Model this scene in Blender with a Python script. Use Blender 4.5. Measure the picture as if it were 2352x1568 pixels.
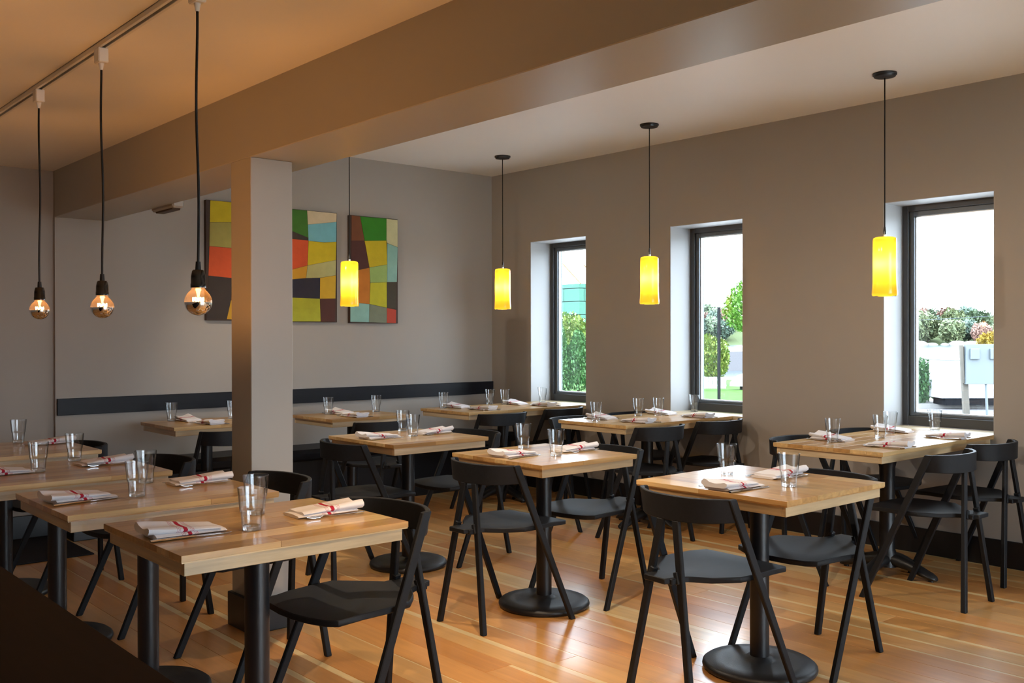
import bpy, bmesh, math, random
from mathutils import Vector, Matrix

random.seed(11)
scene = bpy.context.scene
for o in list(bpy.data.objects):
    bpy.data.objects.remove(o, do_unlink=True)

# ------------------------------------------------------------------ camera
YAW, PITCH, ROLL = math.radians(41.1607), math.radians(-0.2753), math.radians(-0.1002)
fw = Vector((math.sin(YAW) * math.cos(PITCH), math.cos(YAW) * math.cos(PITCH), math.sin(PITCH)))
rt = Vector((math.cos(YAW), -math.sin(YAW), 0))
up = rt.cross(fw)
r2 = rt * math.cos(ROLL) + up * math.sin(ROLL)
u2 = -rt * math.sin(ROLL) + up * math.cos(ROLL)
cam_data = bpy.data.cameras.new('camera')
cam = bpy.data.objects.new('camera', cam_data)
scene.collection.objects.link(cam)
cam_data.sensor_width = 36.0
cam_data.sensor_fit = 'HORIZONTAL'
cam_data.lens = 2232.645 / 2352 * 36.0
cam_data.clip_start = 0.02
cam_data.clip_end = 3000
m = Matrix((r2, u2, -fw)).transposed().to_4x4()
m.translation = Vector((0, 0, 1.33))
cam.matrix_world = m
scene.camera = cam

# ------------------------------------------------------------------ world (bright overcast sky)
SKY = 7.6
BULB_W = 7.6
PEND_W = 0.75
SPOT_W = 38.0
TRACK_W = 40.0
world = bpy.data.worlds.new('overcast_sky')
scene.world = world
world.use_nodes = True
wn = world.node_tree.nodes
bg = wn['Background']
bg.inputs['Color'].default_value = (0.82, 0.93, 1.06, 1)
bg.inputs['Strength'].default_value = SKY

scene.view_settings.view_transform = 'Standard'
scene.view_settings.look = 'None'
scene.view_settings.exposure = 0.9
scene.view_settings.gamma = 1.0
scene.view_settings.use_curve_mapping = False
scene.cycles.use_denoising = True
scene.cycles.max_bounces = 14
scene.cycles.diffuse_bounces = 7
scene.cycles.glossy_bounces = 5
scene.cycles.transmission_bounces = 10
scene.cycles.transparent_max_bounces = 16
scene.cycles.caustics_reflective = False
scene.cycles.caustics_refractive = False
scene.cycles.sample_clamp_indirect = 6.0

def portal(x, y, z, w, h, rot):
    d = bpy.data.lights.new('sky_portal', 'AREA')
    d.shape = 'RECTANGLE'; d.size = w; d.size_y = h
    d.cycles.is_portal = True
    o = bpy.data.objects.new('sky_portal', d)
    scene.collection.objects.link(o)
    o.location = (x, y, z); o.rotation_euler = rot
    return o
WINY = [(5.707, 6.396), (4.142, 4.807), (2.401, 3.081), (0.72, 1.40), (-0.96, -0.28), (-2.64, -1.96), (-4.32, -3.64)]  # last four windows are unseen, added to let in more daylight
for a, b in WINY:
    portal(6.145, (a + b) / 2, 1.465, 1.42, b - a, (0, math.radians(90), 0))
portal(3.1, -6.14, 1.45, 4.9, 2.6, (math.radians(90), 0, 0))

# ------------------------------------------------------------------ helpers
COL = scene.collection
MATS = {}

class B:
    def __init__(s):
        s.v = []; s.f = []
    def add(s, vs, fs):
        k = len(s.v); s.v += [tuple(q) for q in vs]; s.f += [tuple(i + k for i in q) for q in fs]
        return s
    def box(s, x0, x1, y0, y1, z0, z1):
        return s.add([(x0, y0, z0), (x1, y0, z0), (x1, y1, z0), (x0, y1, z0), (x0, y0, z1), (x1, y0, z1), (x1, y1, z1), (x0, y1, z1)],
                     [(0, 3, 2, 1), (4, 5, 6, 7), (0, 1, 5, 4), (1, 2, 6, 5), (2, 3, 7, 6), (3, 0, 4, 7)])
    def prism(s, poly, z0, z1):
        n = len(poly)
        vs = [(x, y, z0) for x, y in poly] + [(x, y, z1) for x, y in poly]
        fs = [tuple(range(n))[::-1], tuple(range(n, 2 * n))] + [(i, (i + 1) % n, n + (i + 1) % n, n + i) for i in range(n)]
        return s.add(vs, fs)
    def wallprism(s, poly, y0, y1):            # polygon in (x, z), extruded along y
        n = len(poly)
        vs = [(x, y0, z) for x, z in poly] + [(x, y1, z) for x, z in poly]
        fs = [tuple(range(n)), tuple(range(n, 2 * n))[::-1]] + [((i + 1) % n, i, n + i, n + (i + 1) % n) for i in range(n)]
        return s.add(vs, fs)
    def loft(s, rings, cap=True):
        n = len(rings[0]); k = len(s.v)
        for r in rings: s.v += [tuple(q) for q in r]
        for i in range(len(rings) - 1):
            for j in range(n):
                a = k + i * n + j; b = k + i * n + (j + 1) % n
                s.f.append((a, b, b + n, a + n))
        if cap:
            s.f.append(tuple(range(k, k + n))[::-1])
            e = k + (len(rings) - 1) * n
            s.f.append(tuple(range(e, e + n)))
        return s
    def lathe(s, prof, n=24, c=(0, 0), a0=0.0):
        rings = [[(c[0] + r * math.cos(a0 + 2 * math.pi * j / n), c[1] + r * math.sin(a0 + 2 * math.pi * j / n), z) for j in range(n)] for r, z in prof]
        return s.loft(rings, cap=True)
    def bar(s, p0, p1, w0, h0, w1=None, h1=None, side=(1, 0, 0)):
        # rectangular bar from p0 to p1; w along `side`, h across
        p0 = Vector(p0); p1 = Vector(p1); d = (p1 - p0).normalized()
        sd = Vector(side); sd = (sd - d * sd.dot(d)).normalized(); nn = d.cross(sd)
        w1 = w0 if w1 is None else w1; h1 = h0 if h1 is None else h1
        rings = []
        for p, w, h in ((p0, w0, h0), (p1, w1, h1)):
            rings.append([p + sd * (sx * w / 2) + nn * (sy * h / 2) for sx, sy in ((-1, -1), (1, -1), (1, 1), (-1, 1))])
        return s.loft(rings)
    def tube(s, path, r, n=8):
        path = [Vector(p) for p in path]; rings = []
        ref = Vector((0.31, 0.87, 0.12))
        for i, p in enumerate(path):
            d = (path[min(i + 1, len(path) - 1)] - path[max(i - 1, 0)]).normalized()
            a = d.cross(ref).normalized(); b = d.cross(a)
            rr = r[i] if isinstance(r, (list, tuple)) else r
            rings.append([p + a * (rr * math.cos(2 * math.pi * j / n)) + b * (rr * math.sin(2 * math.pi * j / n)) for j in range(n)])
        return s.loft(rings)
    def mesh(s, name, bevel=0, seg=1, smooth=False, ang=35):
        me = bpy.data.meshes.new(name)
        me.from_pydata(s.v, [], s.f); me.update()
        bm = bmesh.new(); bm.from_mesh(me)
        bmesh.ops.recalc_face_normals(bm, faces=bm.faces)
        if bevel:
            es = [e for e in bm.edges if len(e.link_faces) == 2 and e.calc_face_angle(0) > math.radians(25)]
            bmesh.ops.bevel(bm, geom=es, offset=bevel, segments=seg, profile=0.5, affect='EDGES', clamp_overlap=True)
        if smooth:
            for f in bm.faces: f.smooth = True
            for e in bm.edges:
                if len(e.link_faces) == 2 and e.calc_face_angle(0) > math.radians(ang): e.smooth = False
        bm.to_mesh(me); bm.free()
        return me
    def build(s, name, mat, parent=None, bevel=0, seg=1, smooth=False, ang=35, **tags):
        return obj(name, s.mesh(name, bevel, seg, smooth, ang), mat, parent, **tags)

def obj(name, me, mat, parent=None, label=None, cat=None, group=None, kind=None, loc=None, rz=None):
    o = bpy.data.objects.new(name, me)
    COL.objects.link(o)
    if mat is not None and me is not None and not me.materials: me.materials.append(mat)
    if parent is not None: o.parent = parent
    if loc is not None: o.location = loc
    if rz is not None: o.rotation_euler = (0, 0, rz)
    tag(o, label, cat, group, kind)
    return o

def tag(o, label=None, cat=None, group=None, kind=None):
    if label: o['label'] = label
    if cat: o['category'] = cat
    if group: o['group'] = group
    if kind: o['kind'] = kind
    return o

def empty(name, loc=(0, 0, 0), rz=0, **t):
    o = obj(name, None, None, None, **t)
    o.empty_display_size = 0.1
    o.location = loc; o.rotation_euler = (0, 0, rz)
    return o

def copy_tree(src, parent=None):
    c = src.copy(); COL.objects.link(c)
    if parent is not None: c.parent = parent
    for ch in [q for q in bpy.data.objects if q.parent == src]:
        copy_tree(ch, c)
    return c

# ------------------------------------------------------------------ materials
def new_mat(name):
    mt = bpy.data.materials.new(name); mt.use_nodes = True
    return mt, mt.node_tree, mt.node_tree.nodes['Principled BSDF']

def plain(name, col, rough=0.5, spec=0.5, metal=0.0, noise=0.0, nscale=30, bump=0.0, bscale=200, coat=0.0):
    mt, nt, p = new_mat(name)
    p.inputs['Base Color'].default_value = (*col, 1)
    p.inputs['Roughness'].default_value = rough
    p.inputs['Specular IOR Level'].default_value = spec
    p.inputs['Metallic'].default_value = metal
    if coat:
        p.inputs['Coat Weight'].default_value = coat; p.inputs['Coat Roughness'].default_value = 0.1
    tc = nt.nodes.new('ShaderNodeTexCoord')
    if noise:
        n = nt.nodes.new('ShaderNodeTexNoise'); n.inputs['Scale'].default_value = nscale; n.inputs['Detail'].default_value = 5
        nt.links.new(tc.outputs['Object'], n.inputs['Vector'])
        mx = nt.nodes.new('ShaderNodeMix'); mx.data_type = 'RGBA'
        nt.links.new(n.outputs['Fac'], mx.inputs['Factor'])
        mx.inputs['A'].default_value = (*[c * (1 - noise) for c in col], 1)
        mx.inputs['B'].default_value = (*[min(1, c * (1 + noise)) for c in col], 1)
        nt.links.new(mx.outputs['Result'], p.inputs['Base Color'])
    if bump:
        n = nt.nodes.new('ShaderNodeTexNoise'); n.inputs['Scale'].default_value = bscale; n.inputs['Detail'].default_value = 3
        nt.links.new(tc.outputs['Object'], n.inputs['Vector'])
        b = nt.nodes.new('ShaderNodeBump'); b.inputs['Strength'].default_value = bump; b.inputs['Distance'].default_value = 0.002
        nt.links.new(n.outputs['Fac'], b.inputs['Height']); nt.links.new(b.outputs['Normal'], p.inputs['Normal'])
    return mt

def wood(name, ramp, rough=0.3, axis='Y', stretch=14, coat=0.0, coat_rough=0.12, grain=0.35, sap=None, spec=0.5):
    """wood whose tone varies from piece to piece, grain along `axis`"""
    mt, nt, p = new_mat(name)
    N = nt.nodes; Lk = nt.links
    tc = N.new('ShaderNodeTexCoord'); oi = N.new('ShaderNodeObjectInfo')
    cr = N.new('ShaderNodeValToRGB')
    els = cr.color_ramp.elements
    els[0].position = ramp[0][0]; els[0].color = (*ramp[0][1], 1)
    els[1].position = ramp[-1][0]; els[1].color = (*ramp[-1][1], 1)
    for ps, c in ramp[1:-1]:
        e = els.new(ps); e.color = (*c, 1)
    Lk.new(oi.outputs['Random'], cr.inputs['Fac'])
    # per-piece shifted, stretched coordinates
    off = N.new('ShaderNodeMath'); off.operation = 'MULTIPLY'; off.inputs[1].default_value = 37.0
    Lk.new(oi.outputs['Random'], off.inputs[0])
    comb = N.new('ShaderNodeCombineXYZ')
    for k in range(3): Lk.new(off.outputs[0], comb.inputs[k])
    addv = N.new('ShaderNodeVectorMath'); addv.operation = 'ADD'
    Lk.new(tc.outputs['Object'], addv.inputs[0]); Lk.new(comb.outputs[0], addv.inputs[1])
    mp = N.new('ShaderNodeMapping')
    sc = [stretch * 3.2] * 3; sc['XYZ'.index(axis)] = stretch * 0.16
    mp.inputs['Scale'].default_value = sc
    Lk.new(addv.outputs[0], mp.inputs['Vector'])
    n1 = N.new('ShaderNodeTexNoise'); n1.inputs['Scale'].default_value = 1.0; n1.inputs['Detail'].default_value = 7; n1.inputs['Roughness'].default_value = 0.62
    n1.inputs['Distortion'].default_value = 0.4
    Lk.new(mp.outputs[0], n1.inputs['Vector'])
    n2 = N.new('ShaderNodeTexNoise'); n2.inputs['Scale'].default_value = 2.2; n2.inputs['Detail'].default_value = 3
    Lk.new(addv.outputs[0], n2.inputs['Vector'])
    r1 = N.new('ShaderNodeMapRange'); r1.inputs['From Min'].default_value = 0.3; r1.inputs['From Max'].default_value = 0.7
    r1.inputs['To Min'].default_value = 1 - grain; r1.inputs['To Max'].default_value = 1 + grain * 0.45
    Lk.new(n1.outputs['Fac'], r1.inputs['Value'])
    r2_ = N.new('ShaderNodeMapRange'); r2_.inputs['From Min'].default_value = 0.3; r2_.inputs['From Max'].default_value = 0.7
    r2_.inputs['To Min'].default_value = 0.86; r2_.inputs['To Max'].default_value = 1.12
    Lk.new(n2.outputs['Fac'], r2_.inputs['Value'])
    mm = N.new('ShaderNodeMath'); mm.operation = 'MULTIPLY'
    Lk.new(r1.outputs[0], mm.inputs[0]); Lk.new(r2_.outputs[0], mm.inputs[1])
    col_out = cr.outputs['Color']
    if sap:
        # pale sapwood along one long edge of some boards: (half width, strip colour)
        hw, sc_col = sap
        sx = N.new('ShaderNodeSeparateXYZ'); Lk.new(tc.outputs['Object'], sx.inputs[0])
        # strip width depends on the board
        rnd2 = N.new('ShaderNodeMath'); rnd2.operation = 'MULTIPLY'; rnd2.inputs[1].default_value = 7.31
        Lk.new(oi.outputs['Random'], rnd2.inputs[0])
        fr = N.new('ShaderNodeMath'); fr.operation = 'FRACT'; Lk.new(rnd2.outputs[0], fr.inputs[0])
        wmr = N.new('ShaderNodeMapRange'); wmr.inputs['From Min'].default_value = 0.52; wmr.inputs['From Max'].default_value = 0.80
        wmr.inputs['To Min'].default_value = 0.0; wmr.inputs['To Max'].default_value = 0.034
        Lk.new(fr.outputs[0], wmr.inputs['Value'])
        edge = N.new('ShaderNodeMath'); edge.operation = 'SUBTRACT'; edge.inputs[0].default_value = hw
        Lk.new(wmr.outputs[0], edge.inputs[1])
        gt = N.new('ShaderNodeMath'); gt.operation = 'GREATER_THAN'
        Lk.new(sx.outputs[0], gt.inputs[0]); Lk.new(edge.outputs[0], gt.inputs[1])
        mxs = N.new('ShaderNodeMix'); mxs.data_type = 'RGBA'
        Lk.new(gt.outputs[0], mxs.inputs['Factor']); Lk.new(col_out, mxs.inputs['A']); mxs.inputs['B'].default_value = (*sc_col, 1)
        col_out = mxs.outputs['Result']
    mx = N.new('ShaderNodeVectorMath'); mx.operation = 'SCALE'
    Lk.new(col_out, mx.inputs[0]); Lk.new(mm.outputs[0], mx.inputs['Scale'])
    Lk.new(mx.outputs[0], p.inputs['Base Color'])
    p.inputs['Roughness'].default_value = rough
    p.inputs['Specular IOR Level'].default_value = spec
    if coat:
        p.inputs['Coat Weight'].default_value = coat; p.inputs['Coat Roughness'].default_value = coat_rough
    b = N.new('ShaderNodeBump'); b.inputs['Strength'].default_value = 0.08; b.inputs['Distance'].default_value = 0.001
    Lk.new(n1.outputs['Fac'], b.inputs['Height']); Lk.new(b.outputs['Normal'], p.inputs['Normal'])
    return mt

def thin_glass(name, tint=(1, 1, 1), refl=0.9, edge=None, gmax=0.75):
    mt = bpy.data.materials.new(name); mt.use_nodes = True
    nt = mt.node_tree; nt.nodes.clear()
    out = nt.nodes.new('ShaderNodeOutputMaterial')
    tr = nt.nodes.new('ShaderNodeBsdfTransparent'); tr.inputs['Color'].default_value = (*tint, 1)
    gl = nt.nodes.new('ShaderNodeBsdfGlossy'); gl.inputs['Roughness'].default_value = 0.02
    gl.inputs['Color'].default_value = (refl, refl, refl, 1)
    lw = nt.nodes.new('ShaderNodeLayerWeight'); lw.inputs['Blend'].default_value = 0.5
    pw = nt.nodes.new('ShaderNodeMath'); pw.operation = 'POWER'; pw.inputs[1].default_value = 3.5
    nt.links.new(lw.outputs['Facing'], pw.inputs[0])
    mr = nt.nodes.new('ShaderNodeMapRange'); mr.inputs['To Min'].default_value = 0.045; mr.inputs['To Max'].default_value = gmax
    nt.links.new(pw.outputs[0], mr.inputs['Value'])
    if edge:
        ce = nt.nodes.new('ShaderNodeMix'); ce.data_type = 'RGBA'
        ce.inputs['A'].default_value = (*tint, 1); ce.inputs['B'].default_value = (*edge, 1)
        nt.links.new(pw.outputs[0], ce.inputs['Factor']); nt.links.new(ce.outputs['Result'], tr.inputs['Color'])
    mx = nt.nodes.new('ShaderNodeMixShader')
    nt.links.new(mr.outputs[0], mx.inputs[0]); nt.links.new(tr.outputs[0], mx.inputs[1]); nt.links.new(gl.outputs[0], mx.inputs[2])
    nt.links.new(mx.outputs[0], out.inputs['Surface'])
    return mt

def clear_glass(name):
    mt = bpy.data.materials.new(name); mt.use_nodes = True
    nt = mt.node_tree; nt.nodes.clear()
    out = nt.nodes.new('ShaderNodeOutputMaterial')
    g = nt.nodes.new('ShaderNodeBsdfGlass'); g.inputs['IOR'].default_value = 1.48; g.inputs['Roughness'].default_value = 0.0
    g.inputs['Color'].default_value = (0.98, 0.99, 0.99, 1)
    tr = nt.nodes.new('ShaderNodeBsdfTransparent')
    mx = nt.nodes.new('ShaderNodeMixShader'); mx.inputs[0].default_value = 0.35
    nt.links.new(g.outputs[0], mx.inputs[1]); nt.links.new(tr.outputs[0], mx.inputs[2])
    nt.links.new(mx.outputs[0], out.inputs['Surface'])
    return mt

def emitter(name, col, strength):
    mt = bpy.data.materials.new(name); mt.use_nodes = True
    nt = mt.node_tree; nt.nodes.clear()
    out = nt.nodes.new('ShaderNodeOutputMaterial'); e = nt.nodes.new('ShaderNodeEmission')
    e.inputs['Color'].default_value = (*col, 1); e.inputs['Strength'].default_value = strength
    nt.links.new(e.outputs[0], out.inputs['Surface'])
    return mt

def shade_glass(name):
    mt = bpy.data.materials.new(name); mt.use_nodes = True
    nt = mt.node_tree; nt.nodes.clear()
    out = nt.nodes.new('ShaderNodeOutputMaterial')
    tl = nt.nodes.new('ShaderNodeBsdfTranslucent'); tl.inputs['Color'].default_value = (0.95, 0.53, 0.035, 1)
    df = nt.nodes.new('ShaderNodeBsdfDiffuse'); df.inputs['Color'].default_value = (0.90, 0.48, 0.02, 1)
    gl = nt.nodes.new('ShaderNodeBsdfGlossy'); gl.inputs['Roughness'].default_value = 0.12
    fr = nt.nodes.new('ShaderNodeFresnel'); fr.inputs['IOR'].default_value = 1.45
    m1 = nt.nodes.new('ShaderNodeMixShader'); m1.inputs[0].default_value = 0.4
    m2 = nt.nodes.new('ShaderNodeMixShader')
    nt.links.new(tl.outputs[0], m1.inputs[1]); nt.links.new(df.outputs[0], m1.inputs[2])
    nt.links.new(fr.outputs[0], m2.inputs[0]); nt.links.new(m1.outputs[0], m2.inputs[1]); nt.links.new(gl.outputs[0], m2.inputs[2])
    nt.links.new(m2.outputs[0], out.inputs['Surface'])
    return mt

def leaf_mat(name, a, b):
    mt, nt, p = new_mat(name)
    N = nt.nodes
    g = N.new('ShaderNodeNewGeometry')
    cr = N.new('ShaderNodeValToRGB'); cr.color_ramp.elements[0].color = (*a, 1); cr.color_ramp.elements[1].color = (*b, 1)
    nt.links.new(g.outputs['Random Per Island'], cr.inputs['Fac'])
    nt.links.new(cr.outputs['Color'], p.inputs['Base Color'])
    p.inputs['Roughness'].default_value = 0.6
    p.inputs['Subsurface Weight'].default_value = 0.0
    return mt

def napkin_mat(name):
    mt, nt, p = new_mat(name)
    N = nt.nodes; Lk = nt.links
    tc = N.new('ShaderNodeTexCoord'); sx = N.new('ShaderNodeSeparateXYZ'); Lk.new(tc.outputs['Object'], sx.inputs[0])
    cr = N.new('ShaderNodeValToRGB'); cr.color_ramp.interpolation = 'CONSTANT'
    white = (0.74, 0.72, 0.74, 1); red = (0.42, 0.02, 0.045, 1); pink = (0.52, 0.22, 0.27, 1)
    mr = N.new('ShaderNodeMapRange'); mr.inputs['From Min'].default_value = -0.03; mr.inputs['From Max'].default_value = 0.03
    Lk.new(sx.outputs[1], mr.inputs['Value'])
    stops = [(0, white), (0.10, pink), (0.125, white), (0.17, pink), (0.195, white), (0.24, pink), (0.265, white),
             (0.40, red), (0.60, white), (0.735, pink), (0.76, white), (0.805, pink), (0.83, white), (0.875, pink), (0.90, white)]
    els = cr.color_ramp.elements
    els[0].position = 0; els[0].color = white
    els[1].position = stops[1][0]; els[1].color = stops[1][1]
    for ps, c in stops[2:]:
        e = els.new(ps); e.color = c
    Lk.new(mr.outputs[0], cr.inputs['Fac']); Lk.new(cr.outputs['Color'], p.inputs['Base Color'])
    p.inputs['Roughness'].default_value = 0.9; p.inputs['Specular IOR Level'].default_value = 0.15
    w = N.new('ShaderNodeTexNoise'); w.inputs['Scale'].default_value = 60; w.inputs['Detail'].default_value = 4
    Lk.new(tc.outputs['Object'], w.inputs['Vector'])
    b = N.new('ShaderNodeBump'); b.inputs['Strength'].default_value = 0.25; b.inputs['Distance'].default_value = 0.003
    Lk.new(w.outputs['Fac'], b.inputs['Height']); Lk.new(b.outputs['Normal'], p.inputs['Normal'])
    return mt

M_wall = plain('wall_paint', (0.325, 0.300, 0.272), 0.55, 0.35, noise=0.03, nscale=3, bump=0.05, bscale=300)
M_ceil = plain('ceiling_paint', (0.84, 0.82, 0.79), 0.55, 0.35, noise=0.02, nscale=2)
M_beam = plain('beam_paint', (0.345, 0.330, 0.300), 0.38, 0.45, noise=0.02, nscale=3)
M_reveal = plain('reveal_paint', (0.36, 0.365, 0.37), 0.5, 0.4)
M_black = plain('black_trim_paint', (0.005, 0.005, 0.0065), 0.38, 0.5, noise=0.1, nscale=20)
M_rail = wood('black_stained_wood', [(0, (0.006, 0.0068, 0.010)), (1, (0.008, 0.009, 0.013))], 0.42, 'X', 10, grain=0.3, spec=0.22)
M_chair = wood('black_chair_wood', [(0, (0.0052, 0.0062, 0.0085)), (1, (0.0072, 0.0085, 0.0112))], 0.6, 'Y', 20, grain=0.35, spec=0.3)
M_iron = plain('black_cast_iron', (0.008, 0.0085, 0.010), 0.45, 0.5, noise=0.15, nscale=60, bump=0.25, bscale=250)
FLOOR_RAMP = [(0.0, (0.62, 0.28, 0.078)), (0.3, (0.66, 0.32, 0.096)), (0.6, (0.69, 0.365, 0.122)), (0.86, (0.71, 0.405, 0.147)), (0.95, (0.76, 0.53, 0.235)), (1.0, (0.78, 0.56, 0.26))]
M_floor = wood('fir_floor_boards', FLOOR_RAMP, 0.32, 'Y', 9, coat=0.5, coat_rough=0.18, grain=0.15, sap=(0.069, (0.80, 0.60, 0.30)))
ASH = [(0.0, (0.43, 0.235, 0.080)), (0.35, (0.53, 0.32, 0.125)), (0.7, (0.59, 0.39, 0.165)), (1.0, (0.66, 0.47, 0.235))]
M_ashX = wood('ash_tabletop_x', ASH, 0.3, 'X', 11, coat=0.35, coat_rough=0.1, grain=0.3, spec=0.4)
M_ashY = wood('ash_tabletop_y', ASH, 0.3, 'Y', 11, coat=0.35, coat_rough=0.1, grain=0.3, spec=0.4)
APR = [(0.0, (0.50, 0.385, 0.225)), (1.0, (0.60, 0.49, 0.325))]
M_aprX = wood('ash_apron_x', APR, 0.4, 'X', 13, coat=0.2, grain=0.3)
M_aprY = wood('ash_apron_y', APR, 0.4, 'Y', 13, coat=0.2, grain=0.3)
M_frame = plain('window_frame_paint', (0.040, 0.042, 0.046), 0.4, 0.5)
M_sash = plain('window_sash_metal', (0.10, 0.115, 0.13), 0.35, 0.5, metal=0.3)
M_bead = plain('window_bead_aluminium', (0.75, 0.78, 0.80), 0.3, 0.5, metal=0.4)
M_pane = thin_glass('window_glass', (0.96, 0.98, 0.985), 0.8)
M_counter = wood('dark_counter_wood', [(0, (0.007, 0.003, 0.002)), (1, (0.009, 0.004, 0.0025))], 0.75, 'Y', 12, grain=0.3, spec=0.08)
M_white = plain('white_plastic', (0.72, 0.70, 0.66), 0.4, 0.5)
M_cord = plain('black_cord', (0.006, 0.006, 0.006), 0.6, 0.3)
M_bake = plain('black_bakelite', (0.006, 0.005, 0.005), 0.15, 0.6)
M_brass = plain('lamp_holder_metal', (0.75, 0.72, 0.65), 0.3, 0.5, metal=1.0)
M_steel = plain('cutlery_steel', (0.72, 0.72, 0.73), 0.16, 0.5, metal=1.0)
M_mirror = plain('bulb_silver_bowl', (0.86, 0.82, 0.78), 0.04, 0.5, metal=1.0)
M_bulb = thin_glass('bulb_clear_glass', (1.0, 0.93, 0.85), 0.9)
def _inner_glow(mt, col, amount):  # mixes in translucent colour so the clear bulb glass shows an amber glow
    nt = mt.node_tree
    out = [n for n in nt.nodes if n.type == 'OUTPUT_MATERIAL'][0]
    src = out.inputs['Surface'].links[0].from_socket
    tl = nt.nodes.new('ShaderNodeBsdfTranslucent'); tl.inputs['Color'].default_value = (*col, 1)
    mx = nt.nodes.new('ShaderNodeMixShader'); mx.inputs[0].default_value = amount
    nt.links.new(src, mx.inputs[1]); nt.links.new(tl.outputs[0], mx.inputs[2]); nt.links.new(mx.outputs[0], out.inputs['Surface'])
_inner_glow(M_bulb, (1.0, 0.75, 0.45), 0.004)
M_fil = emitter('bulb_filament_glow', (1.0, 0.60, 0.22), 40.0)
M_stem = emitter('bulb_stem_glow', (1.0, 0.50, 0.16), 3.0)
M_shade = shade_glass('amber_shade_glass')
M_lamp = emitter('pendant_bulb_glow', (1.0, 0.8, 0.45), 12.0)
M_nap = napkin_mat('striped_napkin_linen')
M_glass = thin_glass('tumbler_glass', (0.975, 0.98, 0.98), 1.0, edge=(0.12, 0.125, 0.125), gmax=0.45)
M_puck = clear_glass('tumbler_solid_glass')
M_floor_sheet = plain('floor_sheet_black', (0.012, 0.012, 0.016), 0.8, 0.3, bump=0.4, bscale=400)

# ------------------------------------------------------------------ the room
XW, YE, YB, XL = 5.811, 6.929, -6.0, -2.6
ZR, ZL, ZB = 2.818, 2.449, 2.138           # right ceiling, left ceiling, beam underside
XB0, XB1 = 1.985, 2.327                    # beam faces
SILL, WTOP = 0.756, 2.173

def S(label, cat): return dict(kind='structure', label=label, cat=cat)

# floor: slab plus single boards
floor = B().box(XL, XW, YB, YE + 0.1, -0.10, -0.014).build('floor', M_floor, **S('polished orange fir plank floor of the dining room', 'floor'))
BW = 0.14
rows = 44
rng = random.Random(5)
for i in range(rows):
    x0 = XW - (i + 1) * BW
    y = -0.6 - rng.uniform(0, 1.5)
    while y < YE:
        ln = rng.uniform(2.0, 4.6)
        y1 = min(y + ln, YE)
        ya = max(y, -0.6)
        if y1 - ya > 0.25:
            w, l, t = BW - 0.0012, (y1 - ya) - 0.0015, 0.014
            B().box(-w / 2, w / 2, -l / 2, l / 2, -t, 0).build('plank', M_floor, floor, bevel=0.0008, loc=(x0 + BW / 2, (ya + y1) / 2, 0))
        y = y1
# wall with windows
wr = B()
ys = sorted(WINY)
edges = [YB - 0.2] + [q for ab in ys for q in ab] + [YE + 0.2]
XO = 6.15
for k in range(0, len(edges), 2):
    wr.box(XW, XO, edges[k], edges[k + 1], -0.3, ZR + 0.25)
for a, b in ys:
    wr.box(XW, XO, a, b, WTOP, ZR + 0.25)
    wr.box(XW, XO, a, b, -0.3, SILL - 0.03)
wr.build('wall_right', M_wall, **S('taupe painted wall with tall narrow windows', 'wall'))
B().box(XB0, XW, YE, YE + 0.2, -0.3, ZR + 0.25).build('wall_far', M_wall, **S('grey end wall with paintings behind the bench', 'wall'))
B().box(XL - 0.2, XB0, YE + 0.03, YE + 0.23, -0.3, ZR).build('wall_alcove', M_wall, **S('recessed end wall left of the beam', 'wall'))
B().box(XL - 0.2, XL, YB, YE + 0.23, -0.3, ZR).build('wall_left', M_wall, **S('side wall on the left of the room', 'wall'))
SX0, SX1, SZ0, SZ1 = 0.65, 5.55, 0.15, 2.74  # unseen storefront opening, added and sized to light the room from behind
wb = B()
wb.box(XL - 0.2, SX0, YB - 0.2, YB, -0.3, ZR + 0.2)
wb.box(SX1, XW + 0.1, YB - 0.2, YB, -0.3, ZR + 0.2)
wb.box(SX0, SX1, YB - 0.2, YB, -0.3, SZ0)
wb.box(SX0, SX1, YB - 0.2, YB, SZ1, ZR + 0.2)
wb.build('wall_front', M_wall, **S('front wall with wide storefront glazing added out of view', 'wall'))
sf = B()
for k in range(5): sf.box(SX0 + k * 1.2125, SX0 + k * 1.2125 + 0.05, YB - 0.13, YB - 0.07, SZ0, SZ1)
sf.box(SX0, SX1, YB - 0.13, YB - 0.07, SZ0, SZ0 + 0.05); sf.box(SX0, SX1, YB - 0.13, YB - 0.07, SZ1 - 0.05, SZ1)
w6 = sf.build('window_8', M_frame, **S('dark framed storefront window added unseen behind the camera for daylight', 'window'))
for k in range(4):
    B().box(SX0 + 0.05 + k * 1.2125, SX0 + (k + 1) * 1.2125, YB - 0.104, YB - 0.096, SZ0 + 0.05, SZ1 - 0.05).build('pane', M_pane, w6)
# ceilings, beam, column
B().box(XB1, XW, YB, YE, ZR, ZR + 0.12).build('ceiling', M_ceil, **S('pale ceiling over the window side', 'ceiling'))
B().box(XL, XB0, YB, YE + 0.03, ZL, ZL + 0.12).build('ceiling_left', M_ceil, **S('lower ceiling lit orange by the bare bulbs', 'ceiling'))
B().box(XB0, XB1, YB, YE, ZB, ZR + 0.12).build('beam', M_beam, bevel=0.003, **S('deep boxed ceiling beam running to the end wall', 'beam'))
CY0, CY1 = 4.045, 4.245
col = B().box(XB0, 2.192, CY0, CY1, 0, ZB).build('column', M_beam, bevel=0.003, **S('square painted column holding up the beam', 'column'))
cb = B()
cb.box(XB0 - 0.016, 2.192 + 0.016, CY0 - 0.016, CY1 + 0.016, 0, 0.155)
cb.build('column_baseboard', M_black, col, bevel=0.003)
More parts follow.
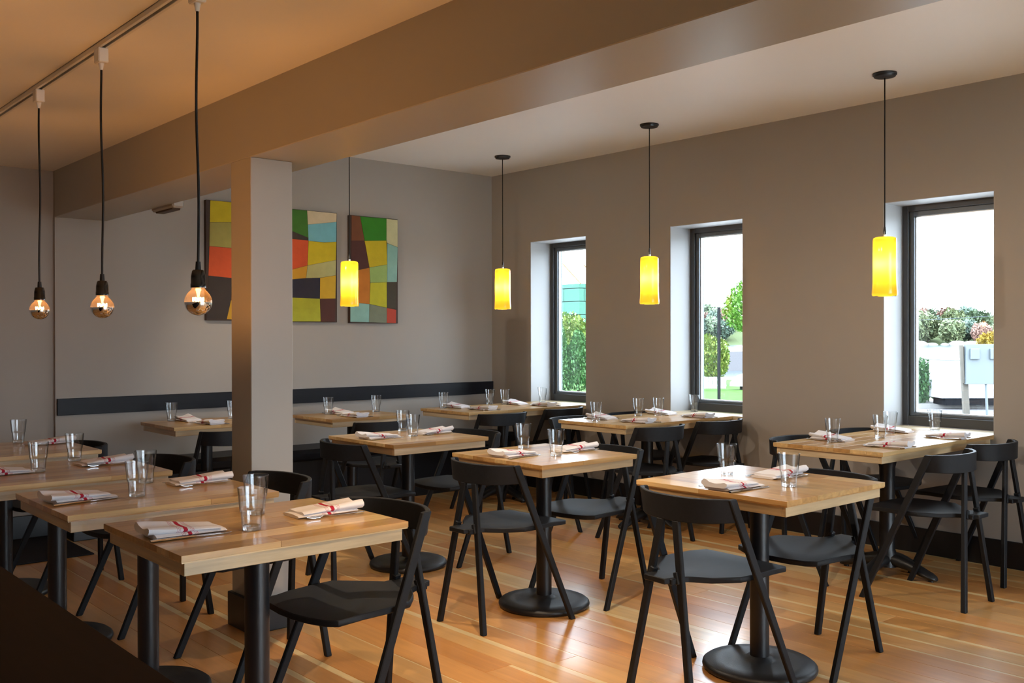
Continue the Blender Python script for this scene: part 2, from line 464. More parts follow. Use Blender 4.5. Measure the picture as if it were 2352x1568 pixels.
# baseboards
B().box(XW - 0.018, XW, YB, YE, 0, 0.155).build('baseboard_right', M_black, bevel=0.003, **S('black baseboard under the windows', 'baseboard'))
B().box(XL, XB0 - 0.02, YE + 0.012, YE + 0.03, 0, 0.155).build('baseboard_alcove', M_black, bevel=0.003, **S('black baseboard of the recessed left wall', 'baseboard'))
# dark rail along the end wall
B().box(XB0 + 0.008, XW - 0.002, YE - 0.022, YE, 0.806, 0.919).build('trim_1', M_rail, bevel=0.002, **S('black wooden back rail along the end wall', 'rail'))

# windows
def window(n, a, b, vis=True):
    X0 = 6.05
    root = empty('window_%d' % n, (X0, (a + b) / 2, SILL), **S('tall narrow window %s' % {1: 'nearest the far corner', 2: 'in the middle of the window wall', 3: 'on the right, showing a grey meter panel'}.get(n, 'added out of view to the right, number %d' % n), 'window'))
    w = (b - a) / 2; h = WTOP - SILL
    f = B(); t = 0.042
    for (y0, y1, z0, z1) in ((-w, -w + t, 0, h), (w - t, w, 0, h), (-w + t, w - t, 0, 0.062), (-w + t, w - t, h - t, h)):
        f.box(0, 0.09, y0, y1, z0, z1)
    f.build('window_frame', M_frame, root, bevel=0.003)
    s = B(); t2 = 0.030
    for (y0, y1, z0, z1) in ((-w + t, -w + t + t2, 0.062, h - t), (w - t - t2, w - t, 0.062, h - t), (-w + t + t2, w - t - t2, 0.062, 0.082), (-w + t + t2, w - t - t2, h - t - t2, h - t)):
        s.box(0.022, 0.085, y0, y1, z0, z1)
    sash = s.build('sash', M_sash, root, bevel=0.002)
    g = B(); q = t + t2
    for (y0, y1, z0, z1) in ((-w + q, -w + q + 0.006, 0.082, h - q), (w - q - 0.006, w - q, 0.082, h - q), (-w + q, w - q, 0.082, 0.088), (-w + q, w - q, h - q - 0.006, h - q)):
        g.box(0.04, 0.062, y0, y1, z0, z1)
    g.build('glazing_bead', M_bead, sash)
    B().box(0.066, 0.072, -w + q, w - q, 0.082, h - q).build('pane', M_pane, sash)
    # painted reveal lining and wooden sill
    l = B()
    l.box(XW - X0 + 0.001, 0, w - 0.004, w, 0, h - 0.004); l.box(XW - X0 + 0.001, 0, -w, -w + 0.004, 0, h - 0.004)
    l.box(XW - X0 + 0.001, 0, -w, w, h - 0.004, h)
    l.build('reveal', M_reveal, root)
    B().box(XW - X0 - 0.001, 0.0, -w, w, -0.03, 0).build('window_sill', M_aprY, root)
for n, (a, b) in enumerate(WINY): window(n + 1, a, b)

# bench along the end wall
bench = empty('bench', (3.9, 6.77, 0), label='long black wall bench below the back rail', cat='bench')
def bench_part(name, prof, mat):
    r = [[(x, y - 6.77, z) for y, z in prof] for x in (2.01 - 3.9, 5.79 - 3.9)]
    B().loft(r).build(name, mat, bench, bevel=0.004, seg=2)
bench_part('seat', [(6.925, 0.385), (6.60, 0.385), (6.575, 0.40), (6.572, 0.445), (6.60, 0.474), (6.925, 0.478)], M_rail)
bench_part('plinth', [(6.925, 0.0), (6.64, 0.0), (6.64, 0.385), (6.925, 0.385)], M_black)

# flat black sheet on the floor of the alcove
B().box(0.2, 1.99, 6.17, 6.93, 0.0005, 0.009).build('floor_sheet', M_floor_sheet, bevel=0.003, label='flat black sheet on the floor before the recessed left wall', cat='mat')

# small spotlights on the window side of the beam; the far one shows below it, the other two are unseen, added for brightness
M_spot = plain('spotlight_brown', (0.06, 0.035, 0.02), 0.6)
def beam_spot(y, z, aim, energy, label):
    root = empty('beam_spotlight', (2.327, y, z), label=label, cat='spotlight', group='spotlights on the beam')
    B().box(0.001, 0.075, -0.17, 0.17, -0.020, 0.06).build('housing', M_beam, root, bevel=0.01)
    B().box(0.012, 0.066, -0.13, 0.13, -0.030, -0.019).build('slot_cover', M_spot, root, bevel=0.003)
    ld = bpy.data.lights.new('spot_light', 'SPOT'); ld.energy = energy; ld.color = (1.0, 0.84, 0.66)
    ld.spot_size = math.radians(125); ld.spot_blend = 0.7; ld.shadow_soft_size = 0.02
    lo_ = bpy.data.objects.new('spot_light', ld); COL.objects.link(lo_); lo_.parent = root
    lo_.location = (0.11, 0, 0.03)
    d = Vector(aim) - Vector((2.437, y, z + 0.03))
    lo_.rotation_euler = d.to_track_quat('-Z', 'Y').to_euler()
beam_spot(5.95, 2.139, (4.2, 6.0, 0.9), SPOT_W * 0.7, 'small spotlight just showing under the far side of the beam')
beam_spot(4.30, 2.30, (4.0, 3.4, 0.0), SPOT_W, 'added unseen spotlight on the hidden side of the beam above the column')
beam_spot(2.85, 2.30, (4.1, 1.9, 0.0), SPOT_W * 1.3, 'added unseen spotlight on the hidden side of the beam before the column')

# ------------------------------------------------------------------ tables
def plank_row(root, sx, sy, z, t, axis, width, mat, seed):
    rg = random.Random(seed)
    tot = sy if axis == 'X' else sx
    n = max(2, round(tot / width)); w = tot / n
    for i in range(n):
        c = -tot / 2 + (i + 0.5) * w
        # every second stave is jointed from two lengths
        L = sx if axis == 'X' else sy
        cut = [(-L / 2, L / 2)]
        if i % 2 == 0 or L > 0.9:
            k = rg.uniform(-0.25, 0.25) * L
            cut = [(-L / 2, k), (k, L / 2)]
        for a, b in cut:
            l = b - a - 0.0004; ww = w - 0.0004; mid = (a + b) / 2
            bb = B().box(-l / 2, l / 2, -ww / 2, ww / 2, 0, t) if axis == 'X' else B().box(-ww / 2, ww / 2, -l / 2, l / 2, 0, t)
            bb.build('stave', mat, root, bevel=0.0007, loc=(mid, c, z - t) if axis == 'X' else (c, mid, z - t))

def apron(root, sx, sy, z, h, inset):
    x, y, t = sx / 2 - inset, sy / 2 - inset, 0.02
    for s in (-1, 1):
        B().box(-x, x, -t / 2, t / 2, 0, h).build('apron_board', M_aprX, root, bevel=0.0012, loc=(0, s * (y - t / 2), z - h))
        B().box(-t / 2, t / 2, -y + t, y - t, 0, h).build('apron_board', M_aprY, root, bevel=0.0012, loc=(s * (x - t / 2), 0, z - h))

def disc_base(root, z):
    B().lathe([(0.0, 0.0), (0.212, 0.0), (0.222, 0.005), (0.226, 0.014), (0.224, 0.024), (0.212, 0.033), (0.16, 0.037), (0.075, 0.041), (0.055, 0.048), (0.046, 0.056), (0.0, 0.056)], 48).build('base', M_iron, root, smooth=True, ang=50)
    B().lathe([(0.0, 0.05), (0.038, 0.05), (0.038, z - 0.06), (0.0, z - 0.06)], 28).build('post', M_black, root, smooth=True)
    B().box(-0.2, 0.2, -0.03, 0.03, z - 0.062, z - 0.052).box(-0.03, 0.03, -0.2, 0.2, z - 0.062, z - 0.0525).build('top_plate', M_black, root)

def cross_base(root, z):
    b = B()
    for k in range(4):
        a = math.radians(90 * k)
        d = Vector((math.cos(a), math.sin(a), 0)); s = Vector((-d.y, d.x, 0))
        rings = []
        for r, zc, hw, hh in ((0.02, 0.085, 0.040, 0.036), (0.08, 0.080, 0.038, 0.034), (0.14, 0.066, 0.036, 0.030), (0.20, 0.046, 0.038, 0.027), (0.245, 0.030, 0.040, 0.022), (0.272, 0.021, 0.032, 0.014), (0.283, 0.016, 0.016, 0.007)):
            ring = []
            for j in range(10):
                t = 2 * math.pi * j / 10
                q = d * r + s * (hw * math.cos(t)); ring.append((q.x, q.y, zc + hh * math.sin(t)))
            rings.append(ring)
        b.loft(rings)
        q = d * 0.25
        b.lathe([(0, 0), (0.014, 0), (0.014, 0.012), (0, 0.012)], 10, (q.x, q.y))
    b.build('base', M_iron, root, smooth=True, ang=50)
    B().lathe([(0.0, 0.04), (0.058, 0.045), (0.05, 0.12), (0.042, 0.14), (0.042, z - 0.16), (0.05, z - 0.13), (0.062, z - 0.066), (0.0, z - 0.066)], 24).build('post', M_black, root, smooth=True, ang=50)
    pl = B()
    for a in (0, 90):
        d = Vector((math.cos(math.radians(a)), math.sin(math.radians(a)), 0)) * 0.27
        pl.bar((-d.x, -d.y, z - 0.07), (d.x, d.y, z - 0.07), 0.05, 0.02, side=(-d.y, d.x, 0))
    pl.build('top_plate', M_black, root)

TABLES = {}
def table(key, x0, x1, y0, y1, z, axis, base, label, width=0.085, group=None):
    cx, cy = (x0 + x1) / 2, (y0 + y1) / 2
    root = empty('dining_table', (cx, cy, 0), label=label, cat='table', group=group)
    top = B().box(-(x1 - x0) / 2 + 0.002, (x1 - x0) / 2 - 0.002, -(y1 - y0) / 2 + 0.002, (y1 - y0) / 2 - 0.002, z - 0.022, z - 0.018).build('tabletop', M_ashX if axis == 'X' else M_ashY, root)
    plank_row(top, x1 - x0, y1 - y0, z, 0.018, axis, width, M_ashX if axis == 'X' else M_ashY, key)
    apron(root, x1 - x0, y1 - y0, z - 0.0222, 0.037, 0.014)
    base(root, z)
    TABLES[key] = (cx, cy, z)
    return root

table('T1', 1.030, 1.760, 2.508, 3.108, 0.752, 'X', disc_base, 'pale wooden table nearest the camera in the left row')
table('T2', 0.986, 1.740, 3.318, 3.935, 0.752, 'X', disc_base, 'pale wooden table second in the left row')
table('T3', 0.915, 1.668, 4.150, 4.830, 0.752, 'X', disc_base, 'wooden table third in the left row, cut by the left frame edge')
table('T4', 0.960, 1.705, 5.166, 5.880, 0.752, 'X', disc_base, 'wooden table last in the left row, by the recessed wall')
table('MC', 2.960, 3.645, 1.925, 2.625, 0.752, 'Y', disc_base, 'square wooden table nearest the camera in the middle row', width=0.1)
table('MB', 2.968, 3.606, 3.192, 3.852, 0.752, 'X', disc_base, 'square wooden table second in the middle row')
table('MA', 2.940, 3.600, 4.325, 5.000, 0.752, 'X', disc_base, 'square wooden table farthest back in the middle row')
table('WC', 4.525, 5.803, 2.400, 3.030, 0.756, 'X', cross_base, 'long wooden table set at the rightmost window')
table('WB', 4.665, 5.803, 4.225, 4.852, 0.756, 'X', cross_base, 'long wooden table set at the middle window')
table('WA', 4.600, 5.803, 5.760, 6.385, 0.756, 'X', cross_base, 'long wooden table set at the far corner window')
table('EA', 2.462, 3.150, 6.100, 6.680, 0.752, 'X', disc_base, 'wooden bench table left of the column as seen')
table('EB', 3.530, 4.215, 5.955, 6.530, 0.752, 'X', disc_base, 'wooden bench table right of the column as seen')

# ------------------------------------------------------------------ chairs
Q4 = ((-1, -1), (1, -1), (1, 1), (-1, 1))
def make_chair():
    root = empty('dining_chair')
    # seat: shield outline with narrow tail, dished, convex front edge
    out = [(-0.052, -0.028), (0.052, -0.028), (0.060, 0.03), (0.072, 0.078), (0.138, 0.128), (0.208, 0.205), (0.213, 0.30), (0.206, 0.40), (0.196, 0.490)]
    front = [(0.15, 0.508), (0.08, 0.519), (0.0, 0.523)]
    half = out[1:] + front
    outline = half + [(-x, y) for x, y in reversed(half[:-1])]
    ZS = 0.462
    def ztop(x, y):
        dish = 0.012 * max(0, 1 - (x / 0.2) ** 2) * max(0, 1 - ((y - 0.27) / 0.25) ** 2)
        drop = 0.012 * max(0, (y - 0.44) / 0.08) ** 2
        return ZS - dish - drop
    n = len(outline); c = (0.0, 0.26)
    vs = []; fs = []
    R = (1.0, 0.80, 0.55, 0.28)
    for zz in (0, 1):
        base = len(vs)
        for r in R:
            for x, y in outline:
                X = c[0] + (x - c[0]) * r; Y = c[1] + (y - c[1]) * r
                vs.append((X, Y, ztop(X, Y) - (0.021 if zz else 0)))
        vs.append((c[0], c[1], ztop(*c) - (0.021 if zz else 0)))
        ctr = len(vs) - 1
        for k in range(len(R) - 1):
            for j in range(n):
                a = base + k * n + j; b2 = base + k * n + (j + 1) % n
                fs.append((a, b2, b2 + n, a + n))
        k = len(R) - 1
        for j in range(n): fs.append((base + k * n + j, base + k * n + (j + 1) % n, ctr))
    off = len(R) * n + 1
    for j in range(n): fs.append((j, (j + 1) % n, off + (j + 1) % n, off + j))
    B().add(vs, fs).build('seat', M_chair, root, bevel=0.003, smooth=True, ang=40)
    # backrest: curved band whose ends lean with the front legs
    rings = []
    K = 16
    for i in range(K + 1):
        s = -1 + 2 * i / K
        x = 0.216 * s
        y = 0.050 + 0.084 * abs(s) ** 2.6
        dydx = 0.084 * 2.6 * abs(s) ** 1.6 * (1 if s > 0 else -1) / 0.216
        nn = Vector((-dydx, 1, 0)).normalized()
        lean = 0.040 * abs(s) ** 6
        zb = 0.658 + 0.006 * abs(s) ** 2
        th = 0.0085
        ring = []
        for (zz, ly, sg) in ((zb, lean, -1), (zb, lean, 1), (0.750, 0, 1), (0.750, 0, -1)):
            q = Vector((x, y + ly, zz)) + nn * (sg * th)
            ring.append(q)
        rings.append(ring)
    B().loft(rings).build('backrest', M_chair, root, bevel=0.0025, smooth=True, ang=40)
    for s in (-1, 1):
        fl = [[(s * 0.2525 + a * 0.0105, 0.473 + b * 0.0145, 0.0) for a, b in Q4], [(s * 0.2165 + a * 0.0090, 0.142 + b * 0.0195, 0.7495) for a, b in Q4]]
        B().loft(fl).build('front_leg', M_chair, root, bevel=0.003)
        rl = [[(s * 0.153 + a * 0.0125, b * 0.0130, 0.0) for a, b in Q4], [(s * 0.036 + a * 0.0165, 0.0505 + b * 0.0084, 0.6605) for a, b in Q4]]
        B().loft(rl).build('rear_leg', M_chair, root, bevel=0.003)
    bb = B()
    bb.box(-0.066, 0.066, -0.004, 0.036, 0.436, 0.459)
    for s in (-1, 1): bb.bar((s * 0.069, 0.03, 0.435), (s * 0.055, 0.034, 0.478), 0.02, 0.028, side=(1, 0, 0))
    bb.build('seat_bracket', M_chair, root, bevel=0.003)
    return root

proto = make_chair()
first = [True]
def chair(bx, by, ax, ay, label, group):
    """(bx, by): middle of the backrest ends; (ax, ay): direction the sitter faces"""
    L = math.hypot(ax, ay); ax /= L; ay /= L
    o = proto if first[0] else copy_tree(proto)
    first[0] = False
    o.location = (bx - ax * 0.132, by - ay * 0.132, 0)
    o.rotation_euler = (0, 0, math.atan2(ay, ax) - math.pi / 2)
    tag(o, label, 'chair', group)
    return o
GL, GM, GW, GE = 'chairs of the left row', 'chairs of the middle row', 'chairs of the window tables', 'chairs facing the bench'
chair(1.896, 2.838, -0.418, -0.049, 'black wooden chair at the nearest table of the left row', GL)
chair(1.950, 3.706, -1, -0.03, 'black wooden chair at the second table of the left row, before the column', GL)
chair(1.846, 4.624, -1, -0.04, 'black wooden chair at the third table of the left row', GL)
chair(1.757, 5.577, -1, -0.03, 'black wooden chair at the last table of the left row', GL)
chair(2.862, 2.304, 0.418, -0.021, 'black chair seen from behind, left of the nearest middle table', GM)
chair(3.736, 2.223, -0.324, 0.023, 'black chair with empty seat, right of the nearest middle table', GM)
chair(2.874, 3.498, 0.431, 0.018, 'black chair seen from behind, left of the second middle table', GM)
chair(3.763, 3.530, -0.307, -0.027, 'black chair right of the second middle table', GM)
chair(2.839, 4.684, 0.429, -0.020, 'black chair left of the farthest middle table', GM)
chair(3.790, 4.668, -1, 0, 'black chair right of the farthest middle table', GM)
chair(4.857, 2.215, 0.002, 1, 'black chair on the near aisle side of the rightmost window table', GW)
chair(5.491, 2.272, 0.085, 1, 'black chair on the near wall side of the rightmost window table', GW)
chair(4.893, 3.150, 0.06, -1, 'black chair on the far aisle side of the rightmost window table', GW)
chair(5.555, 3.160, 0.0, -1, 'black chair on the far wall side of the rightmost window table', GW)
chair(4.893, 4.120, 0.03, 1, 'black chair on the near aisle side of the middle window table', GW)
chair(5.535, 4.124, 0.07, 1, 'black chair on the near wall side of the middle window table', GW)
chair(4.950, 5.010, 0.0, -1, 'black chair on the far aisle side of the middle window table', GW)
chair(5.540, 5.010, 0.0, -1, 'black chair on the far wall side of the middle window table', GW)
chair(4.832, 5.622, 0.05, 1, 'black chair on the aisle side of the corner window table', GW)
chair(5.538, 5.678, -0.08, 1, 'black chair on the wall side of the corner window table', GW)
chair(2.712, 5.745, 0, 1, 'black chair at the bench table left of the column', GE)
chair(3.760, 5.656, 0, 1, 'black chair at the bench table right of the column', GE)

# ------------------------------------------------------------------ place settings
GLASS = {
 'T1': [(1.328, 2.707), (1.457, 2.938)], 'T2': [(1.297, 3.556), (1.445, 3.866)], 'T3': [(1.217, 4.492), (1.453, 4.780)], 'T4': [(1.470, 5.800)],
 'MA': [(3.425, 4.940), (3.291, 4.643)], 'MB': [(3.363, 3.758), (3.259, 3.405)], 'MC': [(3.353, 2.471), (3.263, 2.114)],
 'WC': [(4.811, 2.844), (5.218, 2.785), (5.496, 2.87), (5.861, 2.774)], 'WB': [(4.832, 4.651), (5.351, 4.725), (5.488, 4.652), (5.979, 4.709)],
 'WA': [(4.76, 6.29), (5.341, 6.400), (5.407, 6.279), (5.888, 6.326)], 'EB': [(3.748, 6.377), (4.15, 6.343)], 'EA': [(2.644, 6.596), (3.045, 6.50)]}
NAP = {
 'T1': [(1.147, 2.796), (1.634, 2.807)], 'T2': [(1.109, 3.626), (1.609, 3.731)], 'T3': [(1.073, 4.512), (1.521, 4.576)], 'T4': [(1.590, 5.640)],
 'MA': [(3.081, 4.691), (3.480, 4.700)], 'MB': [(3.109, 3.548), (3.490, 3.515)], 'MC': [(3.071, 2.239), (3.482, 2.302)],
 'WC': [(4.819, 2.518), (5.489, 2.528), (4.913, 2.915), (5.6, 2.915)], 'WB': [(4.954, 4.374), (5.593, 4.366), (4.979, 4.740), (5.6, 4.720)],
 'WA': [(4.918, 5.97), (5.561, 5.954), (4.889, 6.282), (5.493, 6.246)], 'EB': [(3.793, 6.075), (3.847, 6.383)], 'EA': [(2.758, 6.225), (2.738, 6.541)]}
for d in (GLASS, NAP):
    for k in ('WA', 'WB', 'WC'): d[k] = [(x * 0.9931, y * 0.9931) for x, y in d[k]]

TN = {'T1': 'nearest table of the left row', 'T2': 'second table of the left row', 'T3': 'third table of the left row', 'T4': 'last table of the left row',
      'MC': 'nearest table of the middle row', 'MB': 'second table of the middle row', 'MA': 'farthest table of the middle row',
      'WC': 'rightmost window table', 'WB': 'middle window table', 'WA': 'far corner window table',
      'EA': 'bench table left of the column', 'EB': 'bench table right of the column'}
SIDE2 = ['left end', 'chair end']; SIDEM = ['left side', 'right side']
SIDE4 = ['near aisle corner', 'near window corner', 'far aisle corner', 'far window corner']
SIDEE = ['chair side', 'bench side']
def side_names(k): return SIDE4 if k[0] == 'W' else SIDEE if k[0] == 'E' else SIDEM if k[0] == 'M' else (['chair end'] if k == 'T4' else SIDE2)
def facings(k):
    if k[0] == 'W': return [(0, 1), (0, 1), (0, -1), (0, -1)]
    if k[0] == 'E': return [(0, 1), (0, -1)]
    return [(1, 0), (-1, 0)] if k != 'T4' else [(-1, 0)]

# napkin: two folded layers, open wavy end towards the sitter (-y)
def napkin_layer(w0, w1, L0, L1, zb, th, wave, taper, seed):
    rg = random.Random(seed)
    rings = []; n = 10; K = 9
    for i in range(K):
        t = i / (K - 1); y = L0 + (L1 - L0) * t
        s = 1 - taper * t ** 1.3
        zz = zb * (1 - 0.35 * t)
        top = []; bot = []
        for j in range(n + 1):
            u = j / n; x = w0 + (w1 - w0) * u
            edge = math.sqrt(max(0.0, 1 - (2 * u - 1) ** 6))
            mid = zz + th * s * 0.5
            hgt = th * s * 0.5 * edge
            wv = wave * s * (math.cos(2 * math.pi * (u - 0.08)) - 0.2) * (1 - 0.75 * t)
            jit = 0.0008 * math.sin(7 * t + 9 * u + seed)
            top.append((x + 0.004 * math.sin(3 * t + seed), y + 0.006 * u, mid + hgt + max(0, wv) + 0.35 * min(0, wv) + jit))
            bot.append((x + 0.004 * math.sin(3 * t + seed), y + 0.006 * u, max(zz, mid - hgt)))
        rings.append(top + bot[::-1])
    return B().loft(rings)

def make_napkin(seed):
    root = empty('napkin')
    lo = napkin_layer(-0.056, 0.060, -0.104, 0.106, 0.0005, 0.014, 0.001, 0.3, seed).build('lower_fold', M_nap, root, smooth=True, ang=60)
    lo.location = (0, 0.008, 0)
    hi = napkin_layer(-0.060, 0.054, -0.110, 0.100, 0.0125, 0.021, 0.012, 0.55, seed + 3).build('upper_fold', M_nap, root, smooth=True, ang=60)
    hi.location = (0, -0.004, 0)
    return root

def make_knife():
    root = empty('table_knife')
    prof = [(-0.118, 0.006, 0.0028), (-0.114, 0.0085, 0.0036), (-0.06, 0.0075, 0.0036), (0.0, 0.0055, 0.0030), (0.012, 0.0058, 0.0022)]
    B().loft([[(w * math.cos(t), y, 0.0037 + h * math.sin(t)) for t in [2 * math.pi * j / 10 for j in range(10)]] for y, w, h in prof]).build('handle', M_steel, root, smooth=True, ang=60)
    bl = [(-0.0055, 0.010), (0.0055, 0.010), (0.009, 0.03), (0.0095, 0.09), (0.006, 0.112), (0.0, 0.119), (-0.0055, 0.113)]
    B().prism(bl, 0.0030, 0.0044).build('blade', M_steel, root, bevel=0.0004)
    return root

def make_fork():
    root = empty('table_fork')
    prof = [(-0.100, 0.006, 0.0015, 0.006), (-0.094, 0.010, 0.0017, 0.006), (-0.06, 0.007, 0.0018, 0.004), (0.0, 0.0035, 0.0018, 0.003), (0.03, 0.0032, 0.0019, 0.007), (0.042, 0.008, 0.0014, 0.008), (0.052, 0.0125, 0.0011, 0.006), (0.058, 0.0128, 0.0010, 0.0045)]
    B().loft([[(w * math.cos(t), y, zc + 0.0012 + h * math.sin(t)) for t in [2 * math.pi * j / 10 for j in range(10)]] for y, w, h, zc in prof]).build('handle', M_steel, root, smooth=True, ang=60)
    b = B()
    for k in range(4):
        x = -0.0102 + k * 0.0068
        b.loft([[(x + a * 0.0018, y, z + c * 0.0008) for a, c in ((-1, -1), (1, -1), (1, 1), (-1, 1))] for y, z in ((0.055, 0.0057), (0.075, 0.0040), (0.090, 0.0062), (0.100, 0.0095))])
    b.build('tines', M_steel, root)
    return root

def make_tumbler():
    prof = [(0.0258, 0.0), (0.0270, 0.0006), (0.0278, 0.002), (0.0282, 0.006), (0.0300, 0.030), (0.0315, 0.0520), (0.0320, 0.0550), (0.0333, 0.0572), (0.0344, 0.0586), (0.0350, 0.061), (0.0353, 0.064), (0.0385, 0.095),
            (0.0412, 0.1220), (0.0417, 0.1272), (0.0414, 0.1284), (0.0408, 0.1288), (0.0401, 0.1284), (0.0398, 0.1270), (0.0393, 0.1220), (0.0368, 0.0960), (0.0337, 0.0660), (0.0332, 0.0630), (0.0322, 0.0600), (0.0308, 0.0575), (0.0301, 0.0545),
            (0.0278, 0.0300), (0.0268, 0.0200), (0.0266, 0.0160)]
    rings = [[(r * math.cos(2 * math.pi * k / 40), r * math.sin(2 * math.pi * k / 40), z) for k in range(40)] for r, z in prof]
    body = B().loft(rings, cap=False).mesh('tumbler', smooth=True, ang=80)
    puck = B().lathe([(0.0, 0.0015), (0.0235, 0.0008), (0.0255, 0.0022), (0.0262, 0.0130), (0.0250, 0.0152), (0.0225, 0.0146), (0.0, 0.0140)], 40).mesh('solid_base', smooth=True, ang=60)
    return body, puck

naps = [make_napkin(s) for s in (2, 9, 17)]
knife0, fork0 = make_knife(), make_fork()
tum, puck = make_tumbler()
used = {}
def take(src):
    if used.get(src.name): return copy_tree(src)
    used[src.name] = 1
    return src
NO_FORK = {('MA', 0), ('T4', 0), ('WB', 3), ('WA', 3), ('EA', 1), ('EB', 1), ('MB', 9), ('WC', 3)}
NO_KNIFE = {('T3', 1), ('T4', 0), ('MA', 1), ('MB', 1), ('EA', 1), ('T3', 0), ('WC', 3), ('WB', 3), ('WA', 3)}
rg = random.Random(3)
cnt = 0
for k, L in NAP.items():
    z = TABLES[k][2]
    for i, (x, y) in enumerate(L):
        fx, fy = facings(k)[i]
        a = math.atan2(fy, fx) - math.pi / 2 + rg.uniform(-0.10, 0.10)
        o = take(naps[cnt % 3]); cnt += 1
        o.location = (x, y, z + 0.0004); o.rotation_euler = (0, 0, a)
        tag(o, 'folded white napkin with red stripes, %s of the %s' % (side_names(k)[i], TN[k]), 'napkin', 'folded striped napkins')
        ca, sa = math.cos(a), math.sin(a)
        def at(lx, ly): return (x + ca * lx - sa * ly, y + sa * lx + ca * ly)
        if (k, i) not in NO_KNIFE:
            p = take(knife0); q = at(0.076, rg.uniform(-0.01, 0.02)); p.location = (q[0], q[1], z + 0.0002); p.rotation_euler = (0, 0, a + rg.uniform(-0.08, 0.08))
            tag(p, 'steel knife by the napkin, %s of the %s' % (side_names(k)[i], TN[k]), 'knife', 'table knives')
        if (k, i) not in NO_FORK:
            p = take(fork0); q = at(-0.078, rg.uniform(-0.01, 0.02)); p.location = (q[0], q[1], z + 0.0002); p.rotation_euler = (0, 0, a + rg.uniform(-0.10, 0.10))
            tag(p, 'steel fork by the napkin, %s of the %s' % (side_names(k)[i], TN[k]), 'fork', 'table forks')
GS = {2: {'T': ['front', 'back'], 'M': ['back', 'front'], 'E': ['left', 'right']}, 4: ['leftmost', 'second from left', 'third from left', 'rightmost']}
for k, L in GLASS.items():
    z = TABLES[k][2]
    for i, (x, y) in enumerate(L):
        which = 'single' if len(L) == 1 else GS[4][i] if len(L) == 4 else GS[2][k[0]][i]
        lab = ('empty tumbler alone on the %s' if len(L) == 1 else 'empty clear tumbler, ' + which + ' one on the %s') % TN[k]
        g = obj('tumbler', tum, M_glass, None, label=lab, cat='glass', group='clear tumblers', loc=(x, y, z + 0.0003))
        obj('solid_base', puck, M_puck, g)

# ------------------------------------------------------------------ bare bulbs on the track
track = empty('light_track', (1.265, 3.0, ZL), label='white light track on the low ceiling', cat='light track')
B().box(-0.018, -0.006, -8.9, 3.9, -0.020, 0).box(0.006, 0.018, -8.9, 3.9, -0.020, 0).box(-0.018, 0.018, -8.9, 3.9, -0.004, 0).build('channel', M_white, track, bevel=0.001)
B().box(-0.0055, 0.0055, -8.9, 3.9, -0.008, -0.0042).build('conductor_slot', M_cord, track)
BULBS = [(2.940, 1.441, 'nearest, before the painting'), (3.822, 1.446, 'in the middle of the three'), (4.640, 1.453, 'farthest left, before the wall corner')]
rgb = random.Random(8)
for (by, bz, wh) in BULBS:
    root = empty('bulb_pendant', (1.265, by, 0), label='bare silver-tipped bulb pendant, ' + wh, cat='pendant lamp', group='bare bulb pendants')
    B().box(-0.019, 0.019, -0.028, 0.028, ZL - 0.075, ZL - 0.019).build('track_adapter', M_white, root, bevel=0.004)
    B().lathe([(0, ZL - 0.100), (0.006, ZL - 0.100), (0.011, ZL - 0.074), (0, ZL - 0.074)], 14).build('cord_grip', M_white, root, smooth=True)
    top, bot = ZL - 0.095, bz + 0.122
    path = []
    for i in range(22):
        t = i / 21
        path.append((0.0035 * math.sin(6 * t + by) * math.sin(math.pi * t), 0.0045 * math.sin(5 * t + 2 * by) * math.sin(math.pi * t), top + (bot - top) * t))
    B().tube(path, 0.0042, 8).build('cord', M_cord, root, smooth=True)
    B().lathe([(0, bz + 0.098), (0.0095, bz + 0.098), (0.0075, bz + 0.126), (0, bz + 0.126)], 16).build('strain_relief', M_cord, root, smooth=True)
    B().lathe([(0, bz + 0.044), (0.0235, bz + 0.044), (0.0235, bz + 0.056), (0.0225, bz + 0.058), (0.0222, bz + 0.080), (0.019, bz + 0.096), (0.016, bz + 0.100), (0, bz + 0.100)], 28).build('socket', M_bake, root, smooth=True, ang=30)
    up_ = [(0.042 * math.sin(a), bz + 0.042 * math.cos(a)) for a in [math.radians(q) for q in (93, 85, 75, 65, 55, 45)]] + [(0.0235, bz + 0.036), (0.020, bz + 0.042), (0.0195, bz + 0.050)]
    rings = [[(r * math.cos(2 * math.pi * j / 36), r * math.sin(2 * math.pi * j / 36), z) for j in range(36)] for r, z in up_]
    B().loft(rings, cap=False).build('bulb_glass', M_bulb, root, smooth=True)
    lo = [(0.0422 * math.sin(a), bz + 0.0422 * math.cos(a)) for a in [math.radians(q) for q in (92, 100, 110, 120, 130, 140, 150, 160, 170, 179.5)]]
    rings = [[(r * math.cos(2 * math.pi * j / 36), r * math.sin(2 * math.pi * j / 36), z) for j in range(36)] for r, z in lo]
    B().loft(rings, cap=False).build('silver_bowl', M_mirror, root, smooth=True)
    B().lathe([(0, bz + 0.012), (0.003, bz + 0.012), (0.0045, bz + 0.022), (0.0085, bz + 0.042), (0, bz + 0.043)], 12).build('glass_stem', M_stem, root, smooth=True)
    zig = [(0.016 * math.cos(a), 0.016 * math.sin(a), bz + 0.008 + 0.006 * math.sin(a * 7)) for a in [2 * math.pi * q / 40 for q in range(39)]]
    B().tube(zig, 0.0014, 6).build('filament', M_fil, root, smooth=True)
    ld = bpy.data.lights.new('bulb_light', 'POINT'); ld.energy = BULB_W; ld.color = (1.0, 0.43, 0.11); ld.shadow_soft_size = 0.010
    lo_ = bpy.data.objects.new('bulb_light', ld); COL.objects.link(lo_); lo_.parent = root; lo_.location = (0, 0, bz + 0.007)

